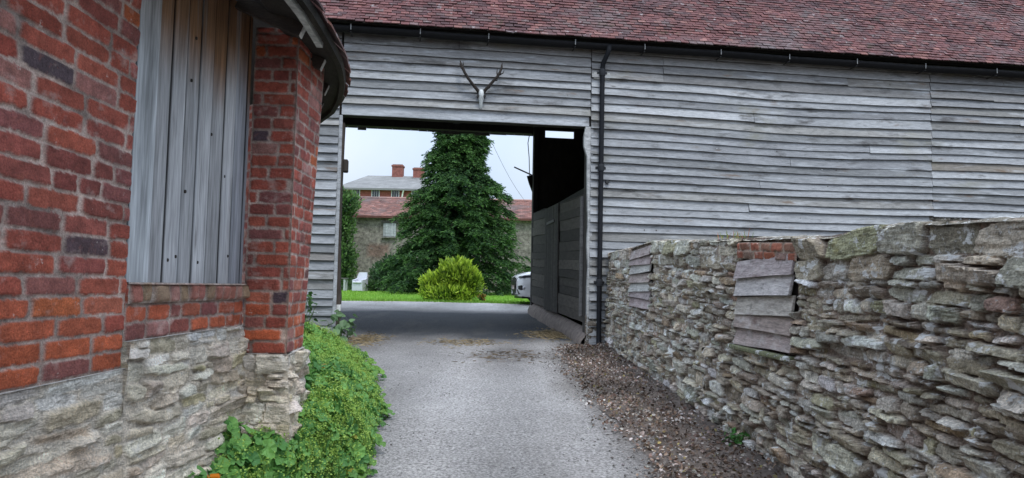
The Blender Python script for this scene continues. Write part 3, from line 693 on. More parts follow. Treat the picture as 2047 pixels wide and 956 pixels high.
# roof: hand-made tiles on the front slope, plain rear slope
PITCH = R(50); cp, sp = math.cos(PITCH), math.sin(PITCH); EZ, EN = 6.07, -.36
def rp(s, d, h=0.0): return bp(s, EN + d * cp - h * sp, EZ + d * sp + h * cp)
RIDGE = (3.3 - EN) / cp; G = .088; TW = .152; SL0, SL1 = -8.6, 14.4
nr = int(RIDGE / G); cols_ = int((SL1 - SL0) / TW); Pts = []; Tn = []
pc = np.array([(.150, .062, .060), (.130, .056, .056), (.175, .074, .068), (.09, .046, .048), (.135, .085, .082), (.22, .105, .092)]); pw = np.array([5, 4, 2.5, 2.5, 1.6, .8]); pw = pw / pw.sum()
for r in range(nr):
    sarr = SL0 + (np.arange(cols_) + (.5 if r % 2 else 0)) * TW + RS.uniform(-.006, .006, cols_)
    d0 = r * G + RS.uniform(-.007, .007, cols_); wv2 = .03 * vn(np.stack([sarr * .5, sarr * 0 + r * .05, sarr * 0], -1)) + .012 * vn(np.stack([sarr * 1.7, sarr * 0 + r * .3, sarr * 0 + 4], -1))
    lift = RS.uniform(.016, .03, cols_) ; l2 = lift + RS.uniform(-.006, .006, cols_)
    s0 = sarr + .004; s1 = sarr + TW - .004; d1 = d0 + G * 1.5
    def R3(s, d, h): return B0 + s[:, None] * T + (EN + d * cp - h * sp)[:, None] * NB + (EZ + d * sp + h * cp)[:, None] * ZU
    q = np.stack([R3(s0, d0, lift + wv2), R3(s1, d0, l2 + wv2), R3(s1, d1, .004 + wv2), R3(s0, d1, .004 + wv2), R3(s0, d0, lift + wv2 - .017), R3(s1, d0, l2 + wv2 - .017)], 1)
    Pts.append(q); c = pc[RS.choice(6, cols_, p=pw)] * RS.uniform(.72, 1.0, (cols_, 1)); Tn.append(c)
mb = MB(); mb.batch(np.concatenate(Pts), [(0, 1, 2, 3), (4, 5, 1, 0)], np.concatenate(Tn))
mb.grid([[rp(SL0, .03, -.03), rp(SL1, .03, -.03)], [rp(SL0, RIDGE, -.03), rp(SL1, RIDGE, -.03)]], (.03, .027, .024), 1)
mb.grid([[rp(SL0, RIDGE, -.028), rp(SL1, RIDGE, -.028)], [bp(SL0, 6.95, 6.02), bp(SL1, 6.95, 6.02)]], (.2, .085, .075))
mb.grid([[rp(SL0, RIDGE, -.06), rp(SL1, RIDGE, -.06)], [bp(SL0, 6.95, 5.99), bp(SL1, 6.95, 5.99)]], (.03, .027, .024), 1)
mb.build('roof', [MT['tile'], MT['dark_wood']], barn)
# gable ends
for sg in (-8.25, 14.05):
    mb = MB(); mb.add([bp(sg, 0, .3), bp(sg, 6.4, .3), bp(sg, 6.4, 6.0), bp(sg, 3.3, 10.2), bp(sg, 0, 6.0)], [(0, 1, 2, 3, 4)], (.2, .2, .2)); mb.build('gable_wall', MT['weatherboard'], barn)
# dark soffit behind the gutter and the gutter itself
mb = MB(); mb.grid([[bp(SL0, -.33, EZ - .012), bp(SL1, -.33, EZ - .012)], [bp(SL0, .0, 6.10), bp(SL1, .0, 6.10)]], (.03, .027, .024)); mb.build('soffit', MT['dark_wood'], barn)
mb = MB(); rows = []
for s in np.linspace(-8.2, 14.0, 60):
    th = np.linspace(math.pi, 2 * math.pi, 8); zc = 6.0 + .012 * n1(s * .8, 1, 2) - .004 * s
    o = [bp(s, -.2 + .085 * math.cos(t), zc + .095 * math.sin(t)) for t in th] + [bp(s, -.2 + .077 * math.cos(t), zc + .085 * math.sin(t)) for t in th[::-1]]
    rows.append(o)
mb.grid(rows, (.010, .010, .011), close=True, flip=True); gut = mb.build('gutter', MT['iron'], barn, smooth=True)
for k, s in enumerate([-7.2, -6.0, -4.42, -3.24, -2.05, -.5, .78, 2.22, 3.55, 4.9, 6.3, 7.8, 9.2, 10.6, 12]):
    mb = MB(); zc = 6.0 - .004 * s
    mb.box(bp(s, -.292, zc - .02), (.016, .012, .10), (T, NB, ZU), (.26, .265, .265), bev=.003)
    mb.box(bp(s, -.15, zc - .10), (.02, .25, .012), (T, NB, ZU), (.04, .04, .04)); mb.build('gutter_bracket', MT['iron'], gut)
# downpipe with swan neck
mb = MB(); pth = [bp(.13, -.25, 5.98), bp(.12, -.25, 5.88), bp(.09, -.20, 5.78), bp(.055, -.11, 5.68), bp(.05, -.09, 5.55)] + [bp(.05 - .015 * (5.5 - z) / 5, -.09, z) for z in (5.2, 4, 3, 2, 1, .66)] + [bp(.035, -.15, .60)]
mb.tube(pth, .044, 12, (.014, .015, .018)); dp_ = mb.build('downpipe', MT['iron'], barn, smooth=True)
for z in (5.52, 3.78, 1.72):
    mb = MB(); s = .05 - .015 * (5.5 - z) / 5; mb.tube([bp(s, -.09, z - .06), bp(s, -.09, z - .02), bp(s, -.09, z + .02), bp(s, -.09, z + .06)], [.054, .06, .06, .054], 12, (.03, .032, .036))
    mb.box(bp(s, -.05, z), (.19, .02, .05), (T, NB, ZU), (.03, .032, .036), bev=.004); mb.build('pipe_collar', MT['iron'], dp_, smooth=False)
mb = MB(); mb.box(bp(.05, -.04, 5.47), (.30, .035, .12), (T, NB, ZU), (.5, .5, .47), bev=.006); mb.build('pipe_bracket', MT['old_wood'], dp_)
mb = MB(); mb.tube([bp(.17, -.02, 3.53), bp(.17, -.09, 3.53)], .035, 10, (.03, .03, .03)); mb.build('cable_gland', MT['black_plastic'], barn)
# rear: plate beam with ragged boards, rear wall of the closed bay with a slit
mb = MB(); mb.box(bp(-4.2, 6.4, 5.86), (8.0, .2, .26), (T, NB, ZU), (.035, .03, .026), bev=.015)
s = -8
while s < -.3:
    wv3 = random.uniform(.15, .5); mb.box(bp(s + wv3 / 2, 6.53, 5.86 - random.choice([0, 0, 0, .01, .02, .05])), (wv3 - .004, .02, .3), (T, NB, ZU), np.array([.2, .19, .17]) * random.uniform(.5, 1.3)); s += wv3
mb.build('rear_beam', MT['dark_wood'], barn)
mb = MB(); rows = [(-.17, 14, .3, 5.66), (-.17, .16, 5.66, 6.0), (.95, 14, 5.66, 6.0), (.16, .95, 5.85, 6.0)]
for a, b, c, d in rows: mb.box(bp((a + b) / 2, 6.4, (c + d) / 2), (b - a, .05, d - c), (T, NB, ZU), (.04, .036, .032))
mb.build('rear_wall', MT['dark_wood'], barn)
mb = MB(); 
for s in (-5.8, -2.3, ORR, 3.5, 7):
    mb.box(bp(s + .05, 3.3, 5.98), (.18, 6.3, .2), (T, NB, ZU), (.03, .027, .024))
mb.build('tie_beam', MT['dark_wood'], barn)
mb = MB(); mb.tube([bp(-.1, 6.55, 4.62), bp(-.62, 6.75, 4.88)], .022, 6, (.2, .19, .18)); mb.build('pole', MT['old_wood'], barn)
mb = MB(); mb.add([bp(-.14, 6.4, 4.63), bp(-.31, 6.4, 4.60), bp(-.25, 6.4, 4.40), bp(-.16, 6.4, 4.18)] + [bp(-.14, 6.5, 4.63), bp(-.31, 6.5, 4.60), bp(-.25, 6.5, 4.40), bp(-.16, 6.5, 4.18)], [(0, 1, 2, 3), (7, 6, 5, 4), (0, 4, 5, 1), (1, 5, 6, 2), (2, 6, 7, 3), (3, 7, 4, 0)], (.03, .028, .025)); mb.build('wall_bracket', MT['dark_wood'], barn)
mb = MB(); mb.tube([bp(-.26, 6.45, 5.75), bp(-.30, 6.45, 5.5), bp(-.26, 6.45, 5.1), bp(-.24, 6.45, 4.6)], .012, 5, (.1, .1, .1)); mb.build('cable', MT['black_plastic'], barn)

# ------------------------------------------------------------ deer skull
sk = thing('deer_skull', tuple(bp(-2.15, -.05, 4.9)), 'bleached deer skull with dark branching antlers hung above the passage', 'skull')
mb = MB(); C0 = -2.145; rows = []
for (z, wx_, dpt) in [(5.09, .012, .03), (5.085, .035, .06), (5.06, .048, .10), (5.02, .055, .13), (4.98, .063, .14), (4.945, .066, .13), (4.915, .055, .115), (4.88, .042, .10), (4.84, .035, .085), (4.80, .03, .07), (4.765, .027, .055), (4.745, .018, .04), (4.74, .006, .02)]:
    r_ = []
    for t in np.linspace(0, 2 * math.pi, 17)[:-1]:
        cx, cy = math.cos(t), math.sin(t)
        ins = 0
        if 4.93 < z < 4.99 and abs(cx) > .6 and cy < .5: ins = .02
        r_.append(bp(C0 + (wx_ - ins * .6) * .88 * cx, -.045 - dpt * .5 + dpt * .5 * cy, z))
    rows.append(r_)
mb.grid(rows, (.56, .58, .57), close=True, flip=False)
mb.build('skull', MT['bone'], sk, smooth=True)
for sx in (-1, 1):
    mb = MB(); e = [bp(C0 + sx * .052, -.085 - .02, 4.955), bp(C0 + sx * .06, -.125, 4.955)]
    mb.tube([bp(C0 + sx * .058, -.07, 4.955), bp(C0 + sx * .060, -.155, 4.955)], [.022, .024], 10, (.02, .018, .016)); mb.build('eye_socket', MT['black_plastic'], sk)
mb = MB(); mb.tube([bp(C0, -.075, 4.80), bp(C0, -.098, 4.775)], [.010, .014], 8, (.04, .03, .025)); mb.build('nasal_opening', MT['black_plastic'], sk)
def antler(pts, rad, tines):
    mb = MB(); c = (.03, .024, .02)
    P_ = np.array([bp(*p) for p in pts]); k = np.linspace(0, len(P_) - 1, 22); P2 = np.stack([np.interp(k, range(len(P_)), P_[:, j]) for j in range(3)], 1)
    P2 = P2 + .004 * vn(P2 * 25)[:, None]
    mb.tube(P2, np.interp(k, range(len(P_)), rad), 8, c)
    for t in tines:
        q = np.array([bp(*p) for p in t]); mb.tube(q, np.linspace(.016, .004, len(q)), 6, c)
    mb.build('antler', MT['antler'], sk, smooth=True)
antler([(-2.175, -.09, 5.03), (-2.24, -.12, 5.09), (-2.36, -.16, 5.22), (-2.455, -.19, 5.35), (-2.50, -.18, 5.45), (-2.535, -.15, 5.56)], [.032, .03, .026, .025, .024, .01],
       [[(-2.25, -.12, 5.10), (-2.28, -.2, 5.08), (-2.29, -.26, 5.13)], [(-2.36, -.16, 5.22), (-2.41, -.24, 5.22), (-2.43, -.29, 5.29)], [(-2.50, -.18, 5.44), (-2.475, -.16, 5.50), (-2.485, -.15, 5.56)], [(-2.47, -.19, 5.38), (-2.53, -.2, 5.44), (-2.545, -.2, 5.5)]])
antler([(-2.115, -.09, 5.03), (-2.06, -.12, 5.09), (-1.94, -.16, 5.23), (-1.84, -.19, 5.35), (-1.805, -.18, 5.46), (-1.785, -.15, 5.56)], [.032, .03, .026, .024, .022, .009],
       [[(-2.05, -.12, 5.10), (-2.01, -.2, 5.09), (-1.99, -.26, 5.14)], [(-1.93, -.16, 5.24), (-1.885, -.24, 5.22), (-1.875, -.29, 5.29)], [(-1.84, -.19, 5.34), (-1.775, -.2, 5.37), (-1.755, -.19, 5.43)], [(-1.87, -.18, 5.32), (-1.88, -.15, 5.40), (-1.87, -.14, 5.46)]])

# ------------------------------------------------------------ beyond the barn: shed, house
shed = thing('stone_shed', (-4, 42, gz(42)), 'long stone outbuilding with low red tiled roof behind the conifer', 'outbuilding')
mb = MB(); X0, X1 = -16.0, 12.0
us = np.linspace(X0, X1, 113); vs3 = np.linspace(1.1, 5.6, 19); UU, VV = np.meshgrid(us, vs3, indexing='ij')
tc3 = np.zeros(UU.shape + (3,)); tc3[:] = (.235, .215, .185)
bpch = np.clip(1.6 - ((UU + 7.75) / .6) ** 4 - ((VV - 3.55) / .45) ** 4 + .6 * vn(np.stack([UU * 2, VV * 2, UU * 0], -1)), 0, 1)[..., None]
tc3 = tc3 * (1 - .7 * bpch) + np.array([.2, .11, .085]) * .7 * bpch
mb.grid(np.stack([UU, UU * 0 + 42 + .02 * vn(np.stack([UU * 3, VV * 3, UU * 0], -1)), VV], -1), tc3)
mb.grid([[(X0, 42, 1), (X0, 48, 1)], [(X0, 42, 5.6), (X0, 48, 5.6)]], (.235, .215, .185)); mb.grid([[(X1, 42, 1), (X1, 48, 1)], [(X1, 42, 5.6), (X1, 48, 5.6)]], (.235, .215, .185))
mb.build('wall', MT['far_stone'], shed, smooth=False)
mb = MB(); Pts = []; Tn = []
for r in range(22):
    n = int((X1 - X0 + .4) / .28); sx = X0 - .2 + np.arange(n) * .28 + (.14 if r % 2 else 0); k0, k1 = r / 22, (r + 1.3) / 22
    def sr(k, x, h): return np.stack([x, x * 0 + 41.75 + 3.3 * k, x * 0 + 5.58 + 1.42 * k + h], -1)
    Pts.append(np.stack([sr(k0, sx, .03), sr(k0, sx + .27, .03), sr(k1, sx + .27, .005), sr(k1, sx, .005), sr(k0, sx, .0), sr(k0, sx + .27, .0)], 1))
    Tn.append(np.array([(.23, .11, .088), (.19, .09, .075), (.27, .14, .115), (.16, .09, .078)])[RS.choice(4, n)] * RS.uniform(.85, 1.15, (n, 1)))
mb.batch(np.concatenate(Pts), [(0, 1, 2, 3), (4, 5, 1, 0)], np.concatenate(Tn))
mb.grid([[(X0, 45.05, 7.0), (X1, 45.05, 7.0)], [(X0, 48.4, 5.5), (X1, 48.4, 5.5)]], (.25, .11, .09))
mb.tube([(X0 - .2, 45.05, 7.02), (X1 + .2, 45.05, 7.02)], .09, 8, (.36, .2, .17))
mb.build('roof', MT['tile'], shed)
mb = MB(); mb.box(((X0 + X1) / 2, 41.72, 5.53), (X1 - X0, .06, .12), tint=(.14, .06, .05)); mb.build('eaves_board', MT['old_wood'], shed)
mb = MB(); mb.box((-7.1, 41.94, 4.80), (.74, .05, .80), tint=(.34, .36, .37))
for k in range(5): mb.box((-7.4 + k * .15, 41.90, 4.8), (.13, .03, .76), tint=np.array([.4, .42, .43]) * random.uniform(.8, 1.1))
sh = mb.build('window_shutter', MT['old_wood'], shed)
mb = MB(); mb.box((-7.1, 41.9, 5.25), (.95, .1, .09), tint=(.1, .09, .085)); mb.build('lintel', MT['old_wood'], sh); mb = MB(); mb.box((-7.1, 41.9, 4.36), (.9, .12, .07), tint=(.2, .19, .17)); mb.build('sill', MT['old_wood'], sh)

hs_ = thing('brick_house', (-10, 62, gz(62)), 'far red brick house with hipped grey slate roof and two chimneys', 'house')
HX0, HX1, HY0, HY1 = -14.4, -6.6, 60.0, 68.0
mb = MB(); mb.box(((HX0 + HX1) / 2, 64, 5.5), (HX1 - HX0, 8, 8.4), tint=(.27, .085, .07)); mb.build('wall', MT['far_brick'], hs_)
mb = MB(); e = .35; zr, ze = 11.3, 9.6
V = [(HX0 - e, HY0 - e, ze), (HX1 + e, HY0 - e, ze), (HX1 + e, HY1 + e, ze), (HX0 - e, HY1 + e, ze), (-12.9, 64, zr), (-8.1, 64, zr)]
mb.add(V, [(0, 1, 5, 4), (1, 2, 5), (2, 3, 4, 5), (3, 0, 4), (3, 2, 1, 0)], (.20, .20, .195))
rf = mb.build('roof', MT['slate'], hs_)
for (cx, cy, z1, wz) in ((-10.25, 64.0, 12.25, .95), (-8.3, 63.4, 11.9, .95)):
    mb = MB(); mb.box((cx, cy, (10.3 + z1) / 2), (wz, .8, z1 - 10.3), tint=(.24, .095, .075)); mb.box((cx, cy, z1 - .1), (wz + .12, .92, .16), tint=(.22, .09, .07), bev=.02); mb.box((cx, cy, z1 + .02), (wz - .1, .6, .08), tint=(.25, .2, .17))
    mb.box((cx, cy - .42, 10.9), (wz + .1, .06, .25), tint=(.3, .3, .3)); mb.build('chimney', MT['far_brick'], rf)
mb = MB(); mb.box(((HX0 + HX1) / 2, HY0 - .3, 9.52), (HX1 - HX0 + .7, .12, .14), tint=(.2, .2, .2)); mb.build('gutter', MT['paint'], hs_)
for cx in (-13.05, -11.42, -9.78, -8.1):
    mb = MB(); mb.box((cx, 59.97, 8.95), (.68, .06, 1.15), tint=(.6, .61, .61)); fr = mb.build('window', MT['paint'], hs_)
    for k in range(3):
        mb = MB(); mb.box((cx - .19 + k * .19, 59.93, 8.95), (.15, .03, 1.0), tint=(.02, .024, .028)); mb.build('pane', MT['glass'], fr)
mb = MB(); mb.tube([(-9.05, 59.7, 9.5), (-9.15, 59.85, 9.2), (-9.2, 59.9, 8.9), (-9.2, 59.9, 1.5)], .07, 6, (.75, .75, .74)); mb.build('downpipe', MT['paint'], hs_)

# ------------------------------------------------------------ vegetation
def leafbatch(mb, C, nrm, size, tints, kind='round', asp=1.0):
    """leaves at C with normals nrm; template fans"""
    N = len(C); nrm = nrm / (np.linalg.norm(nrm, axis=1)[:, None] + 1e-9)
    rv = RS.normal(size=(N, 3)); u = np.cross(nrm, rv); u /= np.linalg.norm(u, axis=1)[:, None] + 1e-9; v = np.cross(nrm, u)
    if kind == 'round':
        th = np.linspace(0, 2 * math.pi, 16)[:-1]; rr = np.array([.3, .78, .98, .86, 1.02, .98, .84, 1.04, 1.04, .84, .98, 1.02, .86, .98, .78])
        xs_, ys_ = np.cos(th) * rr, np.sin(th) * rr; zs_ = np.array([.1, .3, .22, .34, .2, .24, .36, .2, .2, .36, .24, .2, .34, .22, .3]); F = [(0, i, i + 1) for i in range(1, 15)] + [(0, 15, 1)]
        xs_ = np.append(0, xs_); ys_ = np.append(0, ys_); zs_ = np.append(0, zs_)
    elif kind == 'blade':
        xs_ = np.array([0, .5, 1, .5]); ys_ = np.array([0, .5, 0, -.5]) * asp; zs_ = np.array([0, .08, -.1, .08]); F = [(0, 3, 2, 1)]
    else:
        xs_ = np.array([0, .35, .8, 1.05, .8, .35]); ys_ = np.array([0, .42, .34, 0, -.34, -.42]) * asp; zs_ = np.array([0, .1, .02, -.12, .02, .1]); F = [(0, 5, 4, 3), (0, 3, 2, 1)]
    P_ = C[:, None] + size[:, None, None] * (xs_[None, :, None] * u[:, None] + ys_[None, :, None] * v[:, None] + zs_[None, :, None] * nrm[:, None])
    mb.batch(P_, F, clampc(tints))
def blades(mb, C, d, L, wid, tints):
    """pointed quads starting at C along direction d"""
    d = d / (np.linalg.norm(d, axis=1)[:, None] + 1e-9); s = np.cross(d, RS.normal(size=d.shape)); s /= np.linalg.norm(s, axis=1)[:, None] + 1e-9
    L = L[:, None]; wid = wid[:, None]
    P_ = np.stack([C - s * wid * .25, C + s * wid * .25, C + d * L * .55 + s * wid * .5, C + d * L, C + d * L * .55 - s * wid * .5], 1)
    mb.batch(P_, [(0, 1, 2, 3, 4)], clampc(tints))
def lerp(a, b, k): return np.asarray(a) * (1 - k) + np.asarray(b) * k

# flower bed mound along the brick building
bedL = lambda y: np.interp(y, [2.6, 4.2, 4.45, 5.0, 5.6, 6.4, 8, 10, 12.6], [-1.68, -1.68, -1.40, -1.42, -1.7, -2.3, -3.2, -4.3, -5.4])
bedR = lambda y: np.interp(y, [2.6, 3.6, 4.4, 5.3, 7, 9, 11, 12.6], [-1.64, -1.45, -1.2, -1.12, -1.30, -1.60, -2.3, -3.3]) + .09 * vn(np.stack([np.asarray(y) * 2.1, np.asarray(y) * 0, np.asarray(y) * 0], -1)) + .05 * vn(np.stack([np.asarray(y) * 6.3, np.asarray(y) * 0 + 3, np.asarray(y) * 0], -1))
def bedH(x, y):
    l, r = bedL(y), bedR(y); t = np.clip((x - l) / (r - l + 1e-6), 0, 1); wid = r - l
    prof = (1 - t ** 2.6) ** .6
    m = .5 + .75 * fbm(np.stack([x * 2.9, y * 2.5, x * 0], -1))
    h = np.interp(y, [2.6, 3.3, 4.2, 5.2, 7, 9, 11, 12.6], [.02, .16, .52, .58, .54, .50, .48, .5])
    return gza(y) + .02 + h * prof * (.55 + .75 * m)
mb = MB(); ys = np.linspace(2.6, 12.6, 90); tq = np.linspace(0, 1, 18); rows = []
for y in ys:
    xx = bedL(y) + (bedR(y) - bedL(y)) * tq; yy = np.full(18, y); z = np.maximum(gza(yy) + .008, bedH(xx, yy) - .16); rows.append(np.stack([xx, yy, z], -1))
mb.grid(rows, (.035, .035, .018)); tag(mb.build('flower_bed', MT['soil'], smooth=True), kind='structure')
def bedpts(n, y0=2.7, y1=12.5, pw=1.0):
    y = y0 + (y1 - y0) * RS.rand(n) ** pw; t = RS.rand(n) ** .8; x = bedL(y) + (bedR(y) - bedL(y)) * t
    z = bedH(x, y); e = .03
    gx = (bedH(x + e, y) - bedH(x - e, y)) / (2 * e); gy = (bedH(x, y + e) - bedH(x, y - e)) / (2 * e)
    return np.stack([x, y, z], -1), np.stack([-np.clip(gx, -3, 3), -np.clip(gy, -3, 3), np.ones(n)], -1), t
mb = MB()
C, Nn, t = bedpts(15000, pw=1.25); dpt = RS.rand(len(C)) ** 2 * .16; C[:, 2] -= dpt
Nj = Nn / np.linalg.norm(Nn, axis=1)[:, None] + RS.normal(size=C.shape) * .42; Nj[:, 2] = np.abs(Nj[:, 2]) + .1
sz = RS.uniform(.028, .060, len(C)) * np.interp(C[:, 1], [4.5, 7], [1.25, 1.0])
patch = .5 + .5 * fbm(C * np.array([2.2, 1.8, 0]) + 40)
col = lerp((.06, .19, .05), (.20, .42, .09), np.clip(patch * .7 + .35 * RS.rand(len(C)), 0, 1)[:, None])
yel = (RS.rand(len(C)) < .04); col[yel] = (.26, .25, .03)
gap_ = fbm(C * np.array([5, 4.2, 0]) + 3) > -.3; C, Nj, sz, col = C[gap_], Nj[gap_], sz[gap_], col[gap_]
leafbatch(mb, C, Nj, sz, col, 'round')
C, Nn, t = bedpts(900, 3.6, 8, 1.5); Nj = Nn / np.linalg.norm(Nn, axis=1)[:, None] + RS.normal(size=C.shape) * .35; C = C + Nn / np.linalg.norm(Nn, axis=1)[:, None] * RS.uniform(.0, .06, len(C))[:, None]
leafbatch(mb, C, Nj, RS.uniform(.036, .062, len(C)), lerp((.06, .19, .05), (.20, .42, .10), RS.rand(len(C))[:, None]), 'round')
n_ = 500; y = RS.uniform(4, 11.5, n_); x = bedR(y) + RS.uniform(-.06, .15, n_) * RS.rand(n_); C = np.stack([x, y, gza(y) + RS.uniform(.02, .12, n_)], -1); leafbatch(mb, C, RS.normal(size=C.shape) * .4 + np.array([.4, -.2, 1]), RS.uniform(.02, .05, n_), lerp((.05, .15, .04), (.18, .34, .06), RS.rand(n_)[:, None]), 'round')
# frothy yellow-green flower heads, heavier along the lane edge
C, Nn, t = bedpts(8500, 3.9, 11.8, 1.15); keep = RS.rand(len(C)) < np.clip(.12 + .8 * t + .9 * fbm(C * np.array([1.7, 1.2, 0]) + 9), 0, 1) * np.where(C[:, 1] < 4.3, .6, 1); C = C[keep]; Nn = Nn[keep]
C = C + Nn / np.linalg.norm(Nn, axis=1)[:, None] * RS.uniform(.0, .085, len(C))[:, None]
k = 10; CC = np.repeat(C, k, 0) + RS.normal(size=(len(C) * k, 3)) * .02
cf = lerp((.22, .38, .06), (.40, .56, .12), RS.rand(len(CC))[:, None])
leafbatch(mb, CC, RS.normal(size=CC.shape) + np.array([0, 0, 1.2]), RS.uniform(.007, .016, len(CC)), cf, 'leaf', 1.0)
st = C - np.array([0, 0, .08]); blades(mb, st, C - st + RS.normal(size=C.shape) * .01, np.full(len(C), .085), np.full(len(C), .006), np.tile((.12, .2, .03), (len(C), 1)))
tag(mb.build('flowering_groundcover', MT['leaf']), 'mounded yellow-green flowering groundcover spilling over the lane edge', 'groundcover', kind='stuff')

# broad-leaved plants by the left jamb
def broad_plant(name, loc, n, r, h, size, col, label, cat='plant', kind='leaf', asp=1.0):
    root = thing(name, loc, label, cat); mb = MB(); C = []; D = []
    for i in range(n):
        a = random.uniform(0, 6.28); k = random.uniform(.2, 1) ; zz = h * random.uniform(.25, 1); C.append((loc[0] + r * k * math.cos(a), loc[1] + r * k * math.sin(a), loc[2] + zz)); D.append((.7 * math.cos(a), .7 * math.sin(a), 1))
    C = np.array(C); D = np.array(D) + RS.normal(size=C.shape) * .35
    leafbatch(mb, C, D, RS.uniform(.6, 1.1, n) * size, np.array(col) * RS.uniform(.7, 1.3, (n, 1)), kind, asp); mb.build('leaves', MT['leaf'], root)
    mb = MB()
    for c in C[::3]: mb.tube([loc, (np.array(loc) * .4 + c * .6) + np.array([0, 0, -.03]), c], .005, 4, (.1, .16, .05), cap=False)
    mb.build('stem', MT['leaf'], root); return root
q = bp(OL + .12, -.35, gz(12.5) - .02); broad_plant('broad_leaf_plant', tuple(q), 46, .30, .62, .15, (.13, .22, .10), 'pale broad-leaved plant growing against the left post of the passage')
q = bp(OL - .6, -.5, gz(12.4) - .02); broad_plant('leafy_weed', tuple(q), 150, .42, .95, .10, (.05, .12, .03), 'dark green leafy weed in the corner between brick building and weatherboarding')
broad_plant('leafy_weed', (1.93, 6.15, gz(6.15) + .04), 60, .13, .14, .045, (.05, .16, .03), 'small bright green weed rooted at the foot of the stone wall')
def top_weed(y, n, r, h, label, cols, dx=.16):
    loc = (wx(y) + dx + .05, y, float(ztop(y)) + .0); root = thing('wall_weed', loc, label, 'weed'); mb = MB()
    C = np.array(loc) + np.stack([RS.uniform(-r, r, n) * .5, RS.uniform(-r, r, n), np.zeros(n)], -1); d = np.stack([RS.normal(size=n) * .35, RS.normal(size=n) * .5, np.ones(n)], -1)
    blades(mb, C, d, RS.uniform(.4, 1, n) * h, np.full(n, .006), np.array(cols)[RS.choice(len(cols), n)]); mb.build('blades', MT['leaf'], root)['kind'] = 'stuff'
top_weed(7.0, 60, .25, .12, 'wispy green and reddish weeds on top of the stone wall', [(.13, .2, .03), (.18, .22, .05), (.35, .12, .06)])
top_weed(10.3, 16, .15, .10, 'thin green weed on the wall top above the farther hatch', [(.10, .17, .04), (.2, .2, .07)])
top_weed(3.45, 26, .3, .05, 'dry brown weeds on the wall top at the right edge', [(.16, .12, .07), (.1, .12, .04)], .35)
# orange poppies
def poppy(loc, label, s=1.0, group=None):
    root = thing('orange_poppy', loc, label, 'flower', group); L_ = np.array(loc); hd = L_ + np.array([.01, -.02, .22 * s]); mb = MB()
    for k in range(4):
        a = k * math.pi / 2 + .3; d = np.array([math.cos(a), math.sin(a), 0]); t_ = np.array([-d[1], d[0], 0]); rows = []
        for i, (r_, z_, w2_) in enumerate([(.004, 0, .004), (.016, .010, .018), (.026, .026, .026), (.030, .04, .02)]): rows.append([hd + s * (d * r_ * (1 if abs(j) else 1.08) + t_ * w2_ * j + ZU * z_) for j in (-1, 0, 1)])
        mb.grid(rows, (.75, .24, .015))
    mb.build('petals', MT['flower'], root, smooth=True); mb = MB(); mb.tube([L_, L_ + np.array([.005, -.005, .12 * s]), hd], .0035, 5, (.12, .2, .05)); mb.build('stem', MT['leaf'], root)
poppy((-1.50, 3.78, .36), 'orange poppy, larger bloom low beside the stone plinth', 1.0, 'orange poppies among the groundcover')
poppy((-1.56, 3.66, .32), 'small half-hidden orange poppy at the bottom edge by the plinth', .7, 'orange poppies among the groundcover')
poppy((-1.62, 6.35, .62), 'orange poppy standing among the groundcover half way along', 1.1, 'orange poppies among the groundcover')

# litter on the verge, straw, loose stones
n = 11000; y = RS.uniform(-1, 13.0, n); e0 = np.interp(y, [-6, 5.4, 10.3, 13.2], [1.35, 1.15, .88, .95]); t = RS.beta(1.1, 1.1, n); x = e0 - .06 - .22 * RS.rand(n) ** 4 + .12 * vn(np.stack([y * 4, y * 0, y * 0], -1)) + (wx(y) + .03 - e0) * t
z = gza(y) + .02 + .07 * np.clip(t, 0, 1) ** 1.5 + RS.uniform(0, .02, n); mb = MB(); C = np.stack([x, y, z], -1)
pch = np.clip(.75 + .8 * fbm(C * np.array([1.8, 1.4, 0])), .35, 1.4)[:, None]
cl = pch * pal([(.19, .12, .085), (.28, .20, .15), (.11, .075, .055), (.38, .31, .27), (.50, .45, .42), (.22, .145, .12), (.34, .28, .12)], [3.4, 4, 2.6, 3.6, 3.2, 2, .6], n, .25)
leafbatch(mb, C, RS.normal(size=(n, 3)) * .6 + ZU, RS.uniform(.014, .042, n), cl, 'leaf', .9)
tag(mb.build('leaf_litter', MT['litter']), 'dry brown leaf litter along the foot of the stone wall', 'leaf litter', kind='stuff')
n = 2600; mb = MB(); y = RS.uniform(2.5, 13.2, n); e0 = np.interp(y, [-6, 5.4, 10.3, 13.2], [1.35, 1.15, .88, .95])
x = np.where(RS.rand(n) < .5, e0 + RS.normal(size=n) * .25, RS.uniform(-1.4, 1.6, n)); x = np.minimum(x, wx(y) - .03); sz = RS.uniform(.004, .013, n) * np.where(np.abs(x - e0) < .4, 1.4, .8)
oc = np.array([(1, 0, 0), (-1, 0, 0), (0, 1, 0), (0, -1, 0), (0, 0, .7), (0, 0, -.7)], float)
P_ = np.stack([x, y, gza(y) + .012 + .03 * np.clip(x - e0, 0, 1)], -1)[:, None] + sz[:, None, None] * oc[None] * RS.uniform(.6, 1.3, (n, 6, 1))
mb.batch(P_, [(0, 2, 4), (2, 1, 4), (1, 3, 4), (3, 0, 4), (2, 0, 5), (1, 2, 5), (3, 1, 5), (0, 3, 5)], pal([(.34, .33, .32), (.2, .18, .17), (.45, .43, .41), (.12, .11, .1)], [3, 2, 1, 2], n))
tag(mb.build('loose_stones', MT['gravel']), 'scattered small stones on the gravel lane', 'pebbles', kind='stuff')
mb = MB()
